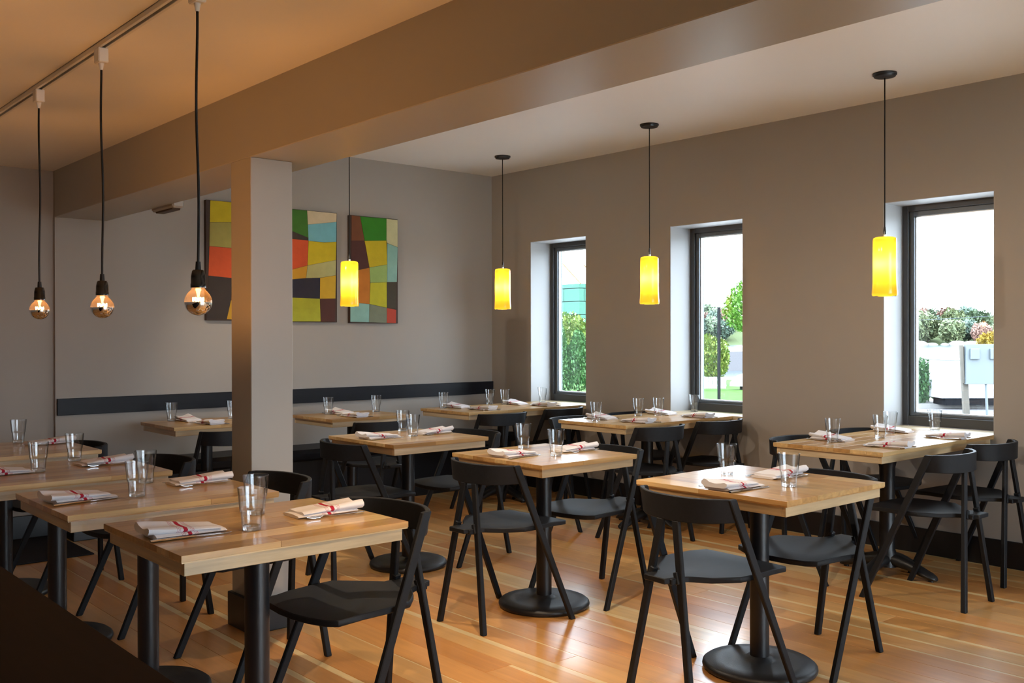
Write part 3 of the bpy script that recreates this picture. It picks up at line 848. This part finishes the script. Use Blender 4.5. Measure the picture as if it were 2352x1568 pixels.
# unseen spot heads added on the same track to brighten the floor
for k, (hy, aim) in enumerate(((1.95, (2.45, 3.3, 0.0)), (0.70, (2.2, 2.2, 0.0)))):
    root = empty('added_track_spot', (1.265, hy, ZL), label=('white track spotlight added nearest the bare bulbs, above the picture', 'white track spotlight added nearest the camera, above the picture')[k], cat='spotlight', group='added track spotlights')
    B().box(-0.019, 0.019, -0.028, 0.028, -0.075, -0.019).build('track_adapter', M_white, root, bevel=0.004)
    d = (Vector(aim) - Vector((1.265, hy, ZL - 0.13))).normalized()
    a = Vector((0, 0, -0.13)) - d * 0.05; b = Vector((0, 0, -0.13)) + d * 0.05
    B().tube([a, a + d * 0.012, b], [0.018, 0.032, 0.034], 18).build('lamp_head', M_white, root, smooth=True)
    B().tube([(0, 0, -0.07), (0, 0, -0.12)], 0.006, 8).build('stem', M_white, root)
    ld = bpy.data.lights.new('added_track_light', 'SPOT'); ld.energy = TRACK_W; ld.color = (1.0, 0.66, 0.36)
    ld.spot_size = math.radians(62); ld.spot_blend = 0.6; ld.shadow_soft_size = 0.025
    lo_ = bpy.data.objects.new('added_track_light', ld); COL.objects.link(lo_); lo_.parent = root
    lo_.location = b + d * 0.006; lo_.rotation_euler = d.to_track_quat('-Z', 'Y').to_euler()

# ------------------------------------------------------------------ amber glass pendants
def pendant(x, y, label):
    root = empty('glass_pendant', (x, y, 0), label=label, cat='pendant lamp', group='amber glass pendants')
    zb, zt = 1.557, 1.893
    B().lathe([(0, ZR - 0.026), (0.030, ZR - 0.026), (0.058, ZR - 0.020), (0.060, ZR - 0.012), (0.066, ZR - 0.010), (0.066, ZR), (0, ZR)], 32).build('canopy', M_black, root, smooth=True, ang=30)
    B().tube([(0, 0, ZR - 0.02), (0.001, 0.001, 2.3), (0, 0, zt + 0.045)], 0.0036, 8).build('cord', M_cord, root, smooth=True)
    B().lathe([(0, zt + 0.012), (0.0075, zt + 0.012), (0.0075, zt + 0.032), (0.005, zt + 0.055), (0, zt + 0.055)], 14).build('cord_grip', M_bake, root, smooth=True)
    B().lathe([(0, zt - 0.004), (0.008, zt - 0.004), (0.008, zt + 0.013), (0, zt + 0.013)], 14).build('holder', M_brass, root, smooth=True)
    prof = [(0.0085, zt), (0.048, zt - 0.002), (0.061, zt - 0.008), (0.0645, zt - 0.018), (0.0645, zt - 0.10), (0.0645, zt - 0.2), (0.0652, zt - 0.25), (0.0675, zt - 0.29), (0.0695, zt - 0.318), (0.069, zt - 0.330), (0.0655, zb)]
    rings = [[(r * math.cos(2 * math.pi * j / 40), r * math.sin(2 * math.pi * j / 40), z) for j in range(40)] for r, z in prof]
    B().loft(rings, cap=False).build('shade', M_shade, root, smooth=True, ang=60)
    B().lathe([(0, 1.70), (0.012, 1.702), (0.017, 1.715), (0.017, 1.738), (0.010, 1.757), (0.008, 1.78), (0, 1.78)], 16).build('bulb', M_lamp, root, smooth=True)
    for q in range(4):
        ld = bpy.data.lights.new('pendant_light', 'POINT'); ld.energy = PEND_W; ld.color = (1.0, 0.80, 0.48); ld.shadow_soft_size = 0.008
        lo_ = bpy.data.objects.new('pendant_light', ld); COL.objects.link(lo_); lo_.parent = root
        lo_.location = (0.028 * math.cos(q * math.pi / 2), 0.028 * math.sin(q * math.pi / 2), 1.735)
pendant(5.222, 2.760, 'amber glass cylinder pendant before the rightmost window')
pendant(5.222, 4.505, 'amber glass cylinder pendant before the middle window')
pendant(5.222, 6.088, 'amber glass cylinder pendant by the far corner window')
pendant(3.834, 6.213, 'amber glass cylinder pendant before the painting, over the bench table')

# ------------------------------------------------------------------ paintings
PAINT={
 'P1':[
   ('yellow', [(3.059, 2.345), (3.246, 2.345), (3.244, 2.195), (3.055, 2.181)]) ,
   ('olive', [(3.055, 2.181), (3.244, 2.195), (3.242, 2.001), (3.051, 2.005)]) ,
   ('red', [(3.051, 2.005), (3.242, 2.001), (3.238, 1.774), (3.043, 1.786)]) ,
   ('dark', [(3.043, 1.786), (3.238, 1.774), (3.219, 1.609), (3.186, 1.466), (3.03, 1.467)]) ,
   ('ochre', [(3.219, 1.609), (3.432, 1.601), (3.431, 1.458), (3.186, 1.466)]) ,
   ('green', [(3.246, 2.345), (3.434, 2.344), (3.433, 2.118), (3.244, 2.105)]) ,
   ('teal', [(3.244, 2.105), (3.433, 2.118), (3.432, 1.859), (3.24, 1.851)]) ,
   ('brown', [(3.24, 1.851), (3.432, 1.859), (3.432, 1.601), (3.219, 1.609), (3.238, 1.774)]) ,
 ],
 'P2':[
   ('green2', [(3.705, 2.335), (3.863, 2.336), (3.87, 2.225), (3.875, 2.12), (3.704, 2.171)]) ,
   ('dark', [(3.704, 2.171), (3.875, 2.12), (3.875, 2.101), (3.704, 2.103)]) ,
   ('cream', [(3.863, 2.336), (4.134, 2.335), (4.132, 2.266), (3.87, 2.225)]) ,
   ('blue', [(3.87, 2.225), (4.132, 2.266), (4.13, 2.105), (4.021, 2.093), (3.875, 2.096)]) ,
   ('red', [(3.704, 2.103), (3.875, 2.1), (3.866, 1.9), (3.703, 1.854)]) ,
   ('yellow', [(3.875, 2.096), (4.021, 2.093), (4.13, 2.105), (4.126, 1.956), (3.866, 1.9)]) ,
   ('ochre', [(3.703, 1.854), (3.866, 1.9), (3.853, 1.799), (3.703, 1.781)]) ,
   ('paleolive', [(3.866, 1.9), (4.126, 1.956), (4.124, 1.833), (3.979, 1.806), (3.853, 1.799)]) ,
   ('navy', [(3.703, 1.781), (3.853, 1.799), (3.979, 1.806), (3.977, 1.639), (3.703, 1.642)]) ,
   ('gold', [(3.979, 1.806), (4.124, 1.833), (4.12, 1.643), (3.977, 1.638)]) ,
   ('lime', [(3.703, 1.642), (3.977, 1.639), (3.984, 1.456), (3.702, 1.454)]) ,
   ('maroon', [(3.977, 1.638), (4.12, 1.643), (4.116, 1.452), (3.984, 1.456)]) ,
 ],
 'P3':[
   ('rust', [(4.275, 2.332), (4.356, 2.329), (4.399, 2.13), (4.272, 2.122)]) ,
   ('green', [(4.356, 2.329), (4.617, 2.331), (4.616, 2.146), (4.399, 2.13)]) ,
   ('palecream', [(4.617, 2.331), (4.73, 2.329), (4.73, 2.096), (4.624, 2.124), (4.616, 2.146)]) ,
   ('maroon', [(4.272, 2.122), (4.399, 2.13), (4.446, 1.91), (4.268, 1.868)]) ,
   ('yellow', [(4.399, 2.13), (4.616, 2.146), (4.623, 1.943), (4.446, 1.91)]) ,
   ('teal', [(4.624, 2.124), (4.73, 2.096), (4.72, 1.798), (4.623, 1.794)]) ,
   ('orange', [(4.268, 1.868), (4.446, 1.91), (4.452, 1.802), (4.445, 1.605), (4.26, 1.616)]) ,
   ('sage', [(4.446, 1.91), (4.623, 1.943), (4.623, 1.794), (4.454, 1.783), (4.452, 1.802)]) ,
   ('citron', [(4.454, 1.783), (4.618, 1.794), (4.618, 1.577), (4.445, 1.605)]) ,
   ('umber', [(4.618, 1.794), (4.72, 1.798), (4.714, 1.563), (4.618, 1.577)]) ,
   ('teal', [(4.26, 1.616), (4.445, 1.605), (4.44, 1.453), (4.26, 1.455)]) ,
   ('grey', [(4.445, 1.605), (4.618, 1.577), (4.617, 1.449), (4.44, 1.453)]) ,
   ('red2', [(4.618, 1.577), (4.714, 1.563), (4.712, 1.448), (4.617, 1.449)]) ,
 ],
}

PC = {'yellow': (0.50, 0.40, 0.012), 'olive': (0.30, 0.27, 0.07), 'red': (0.50, 0.075, 0.02), 'dark': (0.035, 0.026, 0.022), 'ochre': (0.48, 0.26, 0.02),
      'green': (0.028, 0.19, 0.012), 'green2': (0.045, 0.15, 0.02), 'teal': (0.22, 0.42, 0.37), 'brown': (0.12, 0.05, 0.025), 'cream': (0.52, 0.44, 0.29),
      'blue': (0.15, 0.40, 0.47), 'paleolive': (0.38, 0.38, 0.16), 'navy': (0.016, 0.017, 0.035), 'gold': (0.50, 0.32, 0.02), 'lime': (0.34, 0.36, 0.025),
      'maroon': (0.065, 0.022, 0.018), 'rust': (0.15, 0.052, 0.02), 'palecream': (0.50, 0.49, 0.28), 'orange': (0.46, 0.16, 0.015), 'sage': (0.27, 0.40, 0.12),
      'citron': (0.46, 0.44, 0.02), 'umber': (0.05, 0.042, 0.028), 'grey': (0.17, 0.20, 0.14), 'red2': (0.42, 0.055, 0.03)}
PM = {n: plain('paint_' + n, c, 0.7, 0.3, noise=0.18, nscale=14, bump=0.3, bscale=60) for n, c in PC.items()}
M_board = plain('painting_board_edge', (0.035, 0.018, 0.012), 0.7)
PL = {'P1': 'patchwork painting half hidden behind the column, yellow at top left', 'P2': 'patchwork painting right of the column, green and cream at top', 'P3': 'narrow patchwork painting on the right, brown and green at top'}
for k, L in PAINT.items():
    xs = [q[0] for _, p in L for q in p]; zs = [q[1] for _, p in L for q in p]
    cx, cz = (min(xs) + max(xs)) / 2, (min(zs) + max(zs)) / 2
    root = empty('painting', (cx, YE, cz), label=PL[k], cat='painting', group='patchwork paintings on the end wall')
    B().box(min(xs) - cx - 0.003, max(xs) - cx + 0.003, -0.036, -0.001, min(zs) - cz - 0.002, max(zs) - cz + 0.002).build('board', M_board, root, bevel=0.002)
    for n, poly in L:
        c = Vector((sum(q[0] for q in poly) / len(poly), sum(q[1] for q in poly) / len(poly)))
        pp = []
        for q in poly:
            d = Vector(q) - c; d = d * (1 - 0.0016 / d.length)
            pp.append((c.x + d.x - cx, c.y + d.y - cz))
        B().wallprism(pp, -0.0385, -0.0355).build('colour_patch', PM[n], root)

# ------------------------------------------------------------------ dark counter in the foreground
ct = empty('counter', (0.06, 0.9, 0), label='dark brown counter in the bottom left corner', cat='counter')
B().box(-0.40, 0.40, -1.6, 1.7, 0.88, 0.92).build('counter_top', M_counter, ct, bevel=0.004)
B().box(-0.36, 0.34, -1.55, 1.65, 0.0, 0.88).build('counter_body', M_counter, ct)

# ------------------------------------------------------------------ outdoors
M_grass = plain('lawn_grass', (0.035, 0.085, 0.010), 0.9, 0.1, noise=0.35, nscale=6, bump=0.5, bscale=40)
M_bounce_paving = plain('pale_bounce_paving', (0.56, 0.55, 0.53), 0.9, 0.2, noise=0.3, nscale=8)  # bright paving for unseen ground, lightened to throw daylight up at the ceiling
M_water = plain('lake_water', (0.05, 0.08, 0.09), 0.12, 0.5, bump=0.15, bscale=1.2)
M_conc = plain('concrete', (0.20, 0.195, 0.185), 0.9, 0.2, noise=0.1, nscale=4)
M_gravel = plain('gravel', (0.12, 0.115, 0.12), 0.9, 0.2, noise=0.5, nscale=12, bump=0.8, bscale=30)
M_wht = plain('white_enamel', (0.42, 0.43, 0.44), 0.45)
M_grypan = plain('grey_meter_panel', (0.105, 0.125, 0.135), 0.45)
M_post = plain('weathered_post', (0.10, 0.09, 0.075), 0.8, 0.2, noise=0.25, nscale=8)
M_dk = plain('dark_steel', (0.006, 0.0065, 0.008), 0.85, 0.1)
M_sheath = plain('green_sheathing', (0.035, 0.125, 0.085), 0.6, 0.3, noise=0.08, nscale=2)
M_tan = plain('raw_lumber', (0.26, 0.17, 0.08), 0.8, 0.2, noise=0.2, nscale=3)
M_bark = plain('bark', (0.06, 0.045, 0.035), 0.9, 0.2)
M_rock = plain('shore_rock', (0.20, 0.19, 0.18), 0.9, 0.2, noise=0.35, nscale=0.4)
M_cable = plain('power_cable', (0.05, 0.06, 0.07), 0.7)

B().box(XO, 14.0, -60, 120, -1.2, -0.15).build('reflector', M_bounce_paving, kind='structure', label='unseen pale ground added as walkway along the window wall', cat='pavement')  # unseen ground put in pale to bounce neutral light through the windows
B().box(14.0, 27.5, -60, 120, -2.2, -0.15).build('lawn', M_grass, kind='structure', label='green lawn outside the windows', cat='lawn')
B().box(-60, XO, -60, YB - 0.2, -1.2, -0.15).build('pavement', M_bounce_paving, kind='structure', label='unseen pavement before the storefront, made pale to bounce daylight', cat='pavement')  # out of view; its pale colour sends more light indoors
B().box(50, 110, 57, 110, -2.2, -0.15).build('building_lot', M_gravel, kind='structure', label='gravel lot under the unfinished building', cat='ground')
B().box(27.5, 900, -500, 900, -3.0, -2.0).build('lake', M_water, kind='structure', label='calm lake beyond the lawn', cat='lake')

def foliage(n, rx, rz, size, seed, cone=False, bottom=0.0):
    rg = random.Random(seed); b = B()
    for _ in range(n):
        while True:
            u = [rg.uniform(-1, 1) for _ in range(3)]
            r = math.sqrt(sum(q * q for q in u))
            if 0.45 < r < 1: break
        if cone:
            t = (u[2] + 1) / 2; wd = (1 - t) ** 0.55 * 0.9 + 0.08
            a = rg.uniform(0, 2 * math.pi); rr = wd * math.sqrt(rg.uniform(0.35, 1))
            c = Vector((rx * rr * math.cos(a), rx * rr * math.sin(a), bottom + 2 * rz * t))
        else:
            lump = 1 + 0.16 * math.sin(5 * u[0] + seed) * math.cos(4 * u[1] + 2 * u[2])
            c = Vector((rx * u[0] * lump, rx * u[1] * lump, bottom + rz + rz * u[2] * lump))
        n1 = Vector([rg.gauss(0, 1) for _ in range(3)]).normalized(); n2 = n1.cross(Vector((0.3, 0.5, 0.8))).normalized()
        s = size * rg.uniform(0.6, 1.25)
        q = [c - n1 * s * 0.9, c + n2 * s * 0.45, c + n1 * s, c - n2 * s * 0.45]
        b.add(q, [(0, 1, 2, 3)])
    return b

def raw(b, name):
    me = bpy.data.meshes.new(name); me.from_pydata(b.v, [], b.f); me.update(); return me

def plant(name, loc, label, cat, n, rx, rz, size, cols, seed, cone=False, trunk=0.3, tr=0.04, group=None):
    root = empty(name, loc, label=label, cat=cat, group=group)
    obj('foliage', raw(foliage(n, rx, rz, size, seed, cone, trunk), 'foliage'), leaf_mat('leaves_%s_%d' % (name, seed), *cols), root, kind='stuff')
    B().tube([(0, 0, -0.05), (0.01, 0.01, trunk * 0.6), (0, 0.02, trunk + rz * 0.9)], [tr, tr * 0.9, tr * 0.4], 8).build('trunk', M_bark, root, smooth=True)
    return root
GRN = ((0.035, 0.12, 0.018), (0.12, 0.28, 0.05))
plant('arborvitae', (17.35, 18.05, -0.15), 'green conical shrub at the left of the far corner window', 'shrub', 5000, 0.42, 0.92, 0.05, ((0.022, 0.083, 0.022), (0.075, 0.180, 0.045)), 1, True, 0.05)
plant('arborvitae', (17.75, 17.72, -0.15), 'green conical shrub in the middle of the far corner window', 'shrub', 5000, 0.45, 0.80, 0.05, ((0.022, 0.083, 0.022), (0.068, 0.165, 0.045)), 2, True, 0.05)
plant('arborvitae', (18.20, 17.35, -0.15), 'brighter green conical shrub at the right of the far corner window', 'shrub', 5000, 0.45, 0.88, 0.05, ((0.038, 0.112, 0.015), (0.105, 0.225, 0.038)), 3, True, 0.05)
plant('young_tree', (24.2, 24.6, -0.15), 'yellow green bush behind the conical shrubs', 'bush', 3500, 1.1, 0.95, 0.09, ((0.068, 0.143, 0.022), (0.180, 0.225, 0.045)), 4, False, 0.4)
plant('young_tree', (24.3, 18.5, -0.15), 'yellow green bush seen left in the middle window', 'bush', 5000, 0.62, 0.70, 0.06, ((0.075, 0.150, 0.022), (0.203, 0.232, 0.038)), 5, False, 0.10)
plant('maple_tree', (20.45, 14.10, -0.15), 'bright green tree at the right of the middle window', 'tree', 7000, 0.82, 0.72, 0.055, ((0.045, 0.143, 0.015), (0.128, 0.255, 0.030)), 6, False, 1.42, 0.05)
plant('laurel_bush', (19.75, 9.85, -0.15), 'dense green bush at the left of the rightmost window', 'bush', 5200, 0.55, 0.50, 0.055, ((0.019, 0.075, 0.022), (0.075, 0.180, 0.053)), 7, False, 0.0)
plant('yellow_shrub', (154.5, 64.2, -2.0), 'bright yellow shrub on the far shore', 'shrub', 1500, 2.0, 1.9, 0.35, ((0.255, 0.180, 0.022), (0.413, 0.300, 0.053)), 8, False, 0.3, 0.15)

# post, fence and covered boat seen in the middle window
pp = empty('steel_post', (18.74, 14.03, -0.15), label='dark steel post on the lawn in the middle window', cat='post')
B().box(-0.028, 0.028, -0.028, 0.028, 0, 2.17).build('shaft', M_dk, pp, bevel=0.004)
B().box(-0.034, 0.034, -0.034, 0.034, 1.55, 1.60).build('clamp', M_dk, pp)
fr = empty('white_fence', (21.8, 16.7, -0.15), math.atan2(-0.40, 0.453), label='white board fence at the left of the middle window', cat='fence')
for i in range(9):
    B().box(-0.055, 0.055, -0.012, 0.012, 0.04, 0.36).build('board', M_wht, fr, bevel=0.002, loc=(-0.55 + i * 0.125, 0, 0))
B().box(-0.62, 0.52, 0.012, 0.03, 0.10, 0.14).build('fence_rail', M_wht, fr)
B().box(-0.62, 0.52, 0.012, 0.03, 0.26, 0.30).build('fence_rail', M_wht, fr)
bt = empty('covered_boat', (22.75, 16.05, -0.15), math.radians(-40), label='white covered boat on the lawn in the middle window', cat='boat')
B().loft([[(x, -w, 0.10), (x, w, 0.10), (x, w * 0.9, h * 0.6), (x, 0, h), (x, -w * 0.9, h * 0.6)] for x, w, h in ((-0.5, 0.05, 0.2), (-0.3, 0.2, 0.40), (0.1, 0.26, 0.52), (0.5, 0.24, 0.42), (0.8, 0.2, 0.32))]).build('cover', M_wht, bt, smooth=True)
B().box(-0.2, 0.7, -0.1, 0.1, 0, 0.11).build('trailer', M_dk, bt)

# white cabinet, meter panel and pavement seen in the rightmost window
ang = math.atan2(-0.93, 1.06)
cabn = empty('equipment_cabinet', (19.90, 8.70, -0.05), ang, label='white equipment cabinet on a black base outside', cat='cabinet')
B().box(-0.70, 0.85, -0.30, 0.30, 0.14, 0.90).build('body', M_wht, cabn, bevel=0.01)
B().box(-0.72, 0.87, -0.32, 0.32, 0.90, 0.925).build('lid', M_wht, cabn, bevel=0.008)
B().box(-0.62, 0.80, -0.28, 0.28, 0.0, 0.14).build('base', M_dk, cabn)
for k in range(3): B().box(-0.60 + k * 0.5, -0.14 + k * 0.5, -0.306, -0.299, 0.18, 0.86).build('door', M_wht, cabn, bevel=0.003)
B().prism([(18.4, 10.6), (20.7, 7.6), (22.6, 9.0), (20.3, 12.0)], -0.16, -0.05).build('concrete_pad', M_conc, label='concrete pad under the white cabinet', cat='pad')
B().prism([(14.2, 10.4), (18.4, 10.6), (20.7, 7.6), (19.5, 4.0), (14.2, 3.6)], -0.16, -0.135).build('gravel_bed', M_gravel, kind='structure', label='dark gravel bed before the concrete pad', cat='gravel')
mp_ = empty('meter_panel', (17.80, 7.60, -0.135), math.atan2(-0.35, 0.396), label='grey meter panel on a leaning wooden post', cat='meter panel')
B().box(-0.27, 0.48, -0.05, 0.05, 0.60, 1.32).build('panel', M_grypan, mp_, bevel=0.006)
for x in (-0.13, 0.22):
    B().box(x - 0.08, x + 0.08, -0.105, -0.05, 1.05, 1.24).build('meter_box', M_grypan, mp_, bevel=0.008)
B().bar((-0.20, 0.09, -0.1), (-0.27, 0.09, 1.28), 0.10, 0.09, side=(1, 0, 0)).build('wooden_post', M_post, mp_, bevel=0.006)
B().bar((-0.30, 0.03, 0.62), (-0.33, 0.03, 1.30), 0.05, 0.05, side=(1, 0, 0)).build('conduit_board', M_post, mp_)
B().tube([(0.13, 0.0, -0.05), (0.10, 0.0, 0.62)], 0.022, 10).build('conduit', M_grypan, mp_, smooth=True)
B().tube([(-0.3, -0.02, 0.02), (0.5, -0.02, 0.02)], 0.02, 8).build('ground_rail', M_dk, mp_, smooth=True)

# building under construction in the far corner window
bd = empty('sheathed_building', (63.95, 63.65, -0.15), label='green sheathed building under construction in the far corner window', cat='building')
B().box(0.12, 14, 0.12, 14, 0, 6.38).build('core', M_dk, bd)
def sheet(x0, x1, y0, y1, z0, z1): B().box(x0, x1, y0, y1, z0, z1).build('sheathing_sheet', M_sheath, bd)
rowsz = [(6.02, 6.40), (4.80, 5.96), (3.56, 4.74), (2.6, 3.50)]
for r, (z0, z1) in enumerate(rowsz):
    y = 0.0; first_w = (3.0, 2.1, 3.2, 0.6)[r]
    while y < 12:
        w = first_w if y == 0 else 2.44
        if not (r == 3 and 0.5 < y < 4): sheet(0.02, 0.11, y + 0.03, y + w - 0.03, z0, z1)
        y += w
    x = 0.0; first_w = (2.44, 0.62, 2.44, 1.5)[r]
    while x < 12:
        w = first_w if x == 0 else 2.44
        sheet(x + 0.03, x + w - 0.03, 0.02, 0.11, z0, z1); x += w
for x in (-0.2, 2.6): B().bar((x - 1.6, 0.4, 8.2), (x, -0.4, 6.35), 0.09, 0.09).build('rafter', M_tan, bd)
B().bar((0.05, 0.6, 3.05), (0.05, 4.0, 3.05), 0.2, 0.12, side=(0, 0, 1)).build('beam', M_tan, bd)

# power lines on their poles
def power_line(a, c, b, g, label):
    root = empty('power_line', (a[0], a[1], g), label=label, cat='power line')
    rel = [(q[0] - a[0], q[1] - a[1], q[2] - g) for q in (a, c, b)]
    B().tube(rel, 0.014, 6).build('cable', M_cable, root)
    for q in (rel[0], rel[2]): B().tube([(q[0], q[1], 0), (q[0], q[1], q[2] + 0.1)], 0.05, 8).build('pole', M_bark, root)
power_line((37.4, 33.75, 3.31), (41.0, 30.5, 3.42), (43.6, 28.3, 3.6), -0.15, 'thin power line crossing the middle window')
power_line((46.0, 26.2, 1.98), (50.1, 22.6, 2.24), (56.0, 17.4, 2.75), -2.0, 'thin power line crossing the rightmost window')

# wooded hill across the lake
hl = B()
nx = 60
rings = []
for i in range(nx):
    t = i / (nx - 1)
    a = math.radians(12 + 66 * t)
    d = 430
    px, py = d * math.cos(a), d * math.sin(a)
    h = 3.0 + 3.5 * (0.5 + 0.5 * math.sin(a * 9 + 0.8)) + 1.2 * math.sin(a * 31)
    u = Vector((math.cos(a), math.sin(a), 0))
    rings.append([(px - u.x * 34, py - u.y * 34, -2.5), (px, py, h), (px + u.x * 60, py + u.y * 60, h * 1.5), (px + u.x * 60, py + u.y * 60, -3)])
hl.loft(rings).build('hill', plain('hill_ground', (0.07, 0.09, 0.04), 0.95, 0.1, noise=0.3, nscale=0.05), kind='structure', label='wooded hill across the lake', cat='hill')
rgt = random.Random(21)
TC = [((0.064, 0.102, 0.055), (0.102, 0.145, 0.072)), ((0.051, 0.093, 0.068), (0.085, 0.128, 0.085)), ((0.093, 0.128, 0.060), (0.153, 0.170, 0.076)), ((0.153, 0.081, 0.060), (0.221, 0.119, 0.085))]  # leaf colours paled and blued, with distance haze put into them
tms = []
for s in range(4):
    me = raw(foliage(1500, 4.4, 4.0, 0.8, 40 + s, False, 0.6), 'crown')
    me.materials.append(leaf_mat('far_leaves_%d' % s, *TC[s])); tms.append(me)
trunk_me = B().tube([(0, 0, -1), (0, 0, 4.0)], 0.35, 6).mesh('far_trunk')
names = ['green', 'blue green', 'yellow green', 'rusty red']
for (a0, a1, nrow) in ((19.5, 29.0, 3), (36.0, 43.0, 3)):
    for r in range(nrow):
        n = int((a1 - a0) * 1.35)
        for i in range(n):
            a = math.radians(a0 + (a1 - a0) * (i + rgt.uniform(0.2, 0.8)) / n)
            d = 402 + r * 20 + rgt.uniform(-4, 4)
            k = rgt.choices([0, 1, 2, 3], [5, 4, 3, 1])[0]
            h = 3.0 + 3.5 * (0.5 + 0.5 * math.sin(a * 9 + 0.8)) + 1.2 * math.sin(a * 31)
            gz = -2.2 + (h + 2.2) * min(1, max(0, (d - 396) / 34))
            root = empty('far_tree', (d * math.cos(a), d * math.sin(a), gz), rgt.uniform(0, 6), label='%s tree on the wooded hill across the lake' % names[k], cat='tree', group='%s trees on the hill across the lake' % names[k])
            sc = rgt.uniform(0.75, 1.25); root.scale = (sc, sc, sc * rgt.uniform(0.9, 1.15))
            obj('crown', tms[k], None, root, kind='stuff'); obj('trunk', trunk_me, M_bark, root)
for i in range(14):
    a = math.radians(20.5 + i * 0.62) if i < 12 else math.radians(38 + (i - 12) * 2)
    s = rgt.uniform(0.8, 1.8)
    b = B(); n = 9
    rings = [[(s * 2.2 * rr * math.cos(2 * math.pi * j / n) * (1 + 0.25 * math.sin(3 * j + i)), s * 1.5 * rr * math.sin(2 * math.pi * j / n), z * s) for j in range(n)] for rr, z in ((1, 0), (0.95, 0.5), (0.6, 0.95), (0.15, 1.1))]
    b.loft(rings)
    b.build('shore_rock', M_rock, smooth=True, ang=30, label='pale rock on the far shore', cat='rock', group='pale rocks on the far shore', loc=(393 * math.cos(a), 393 * math.sin(a), -2.2), rz=rgt.uniform(0, 3))
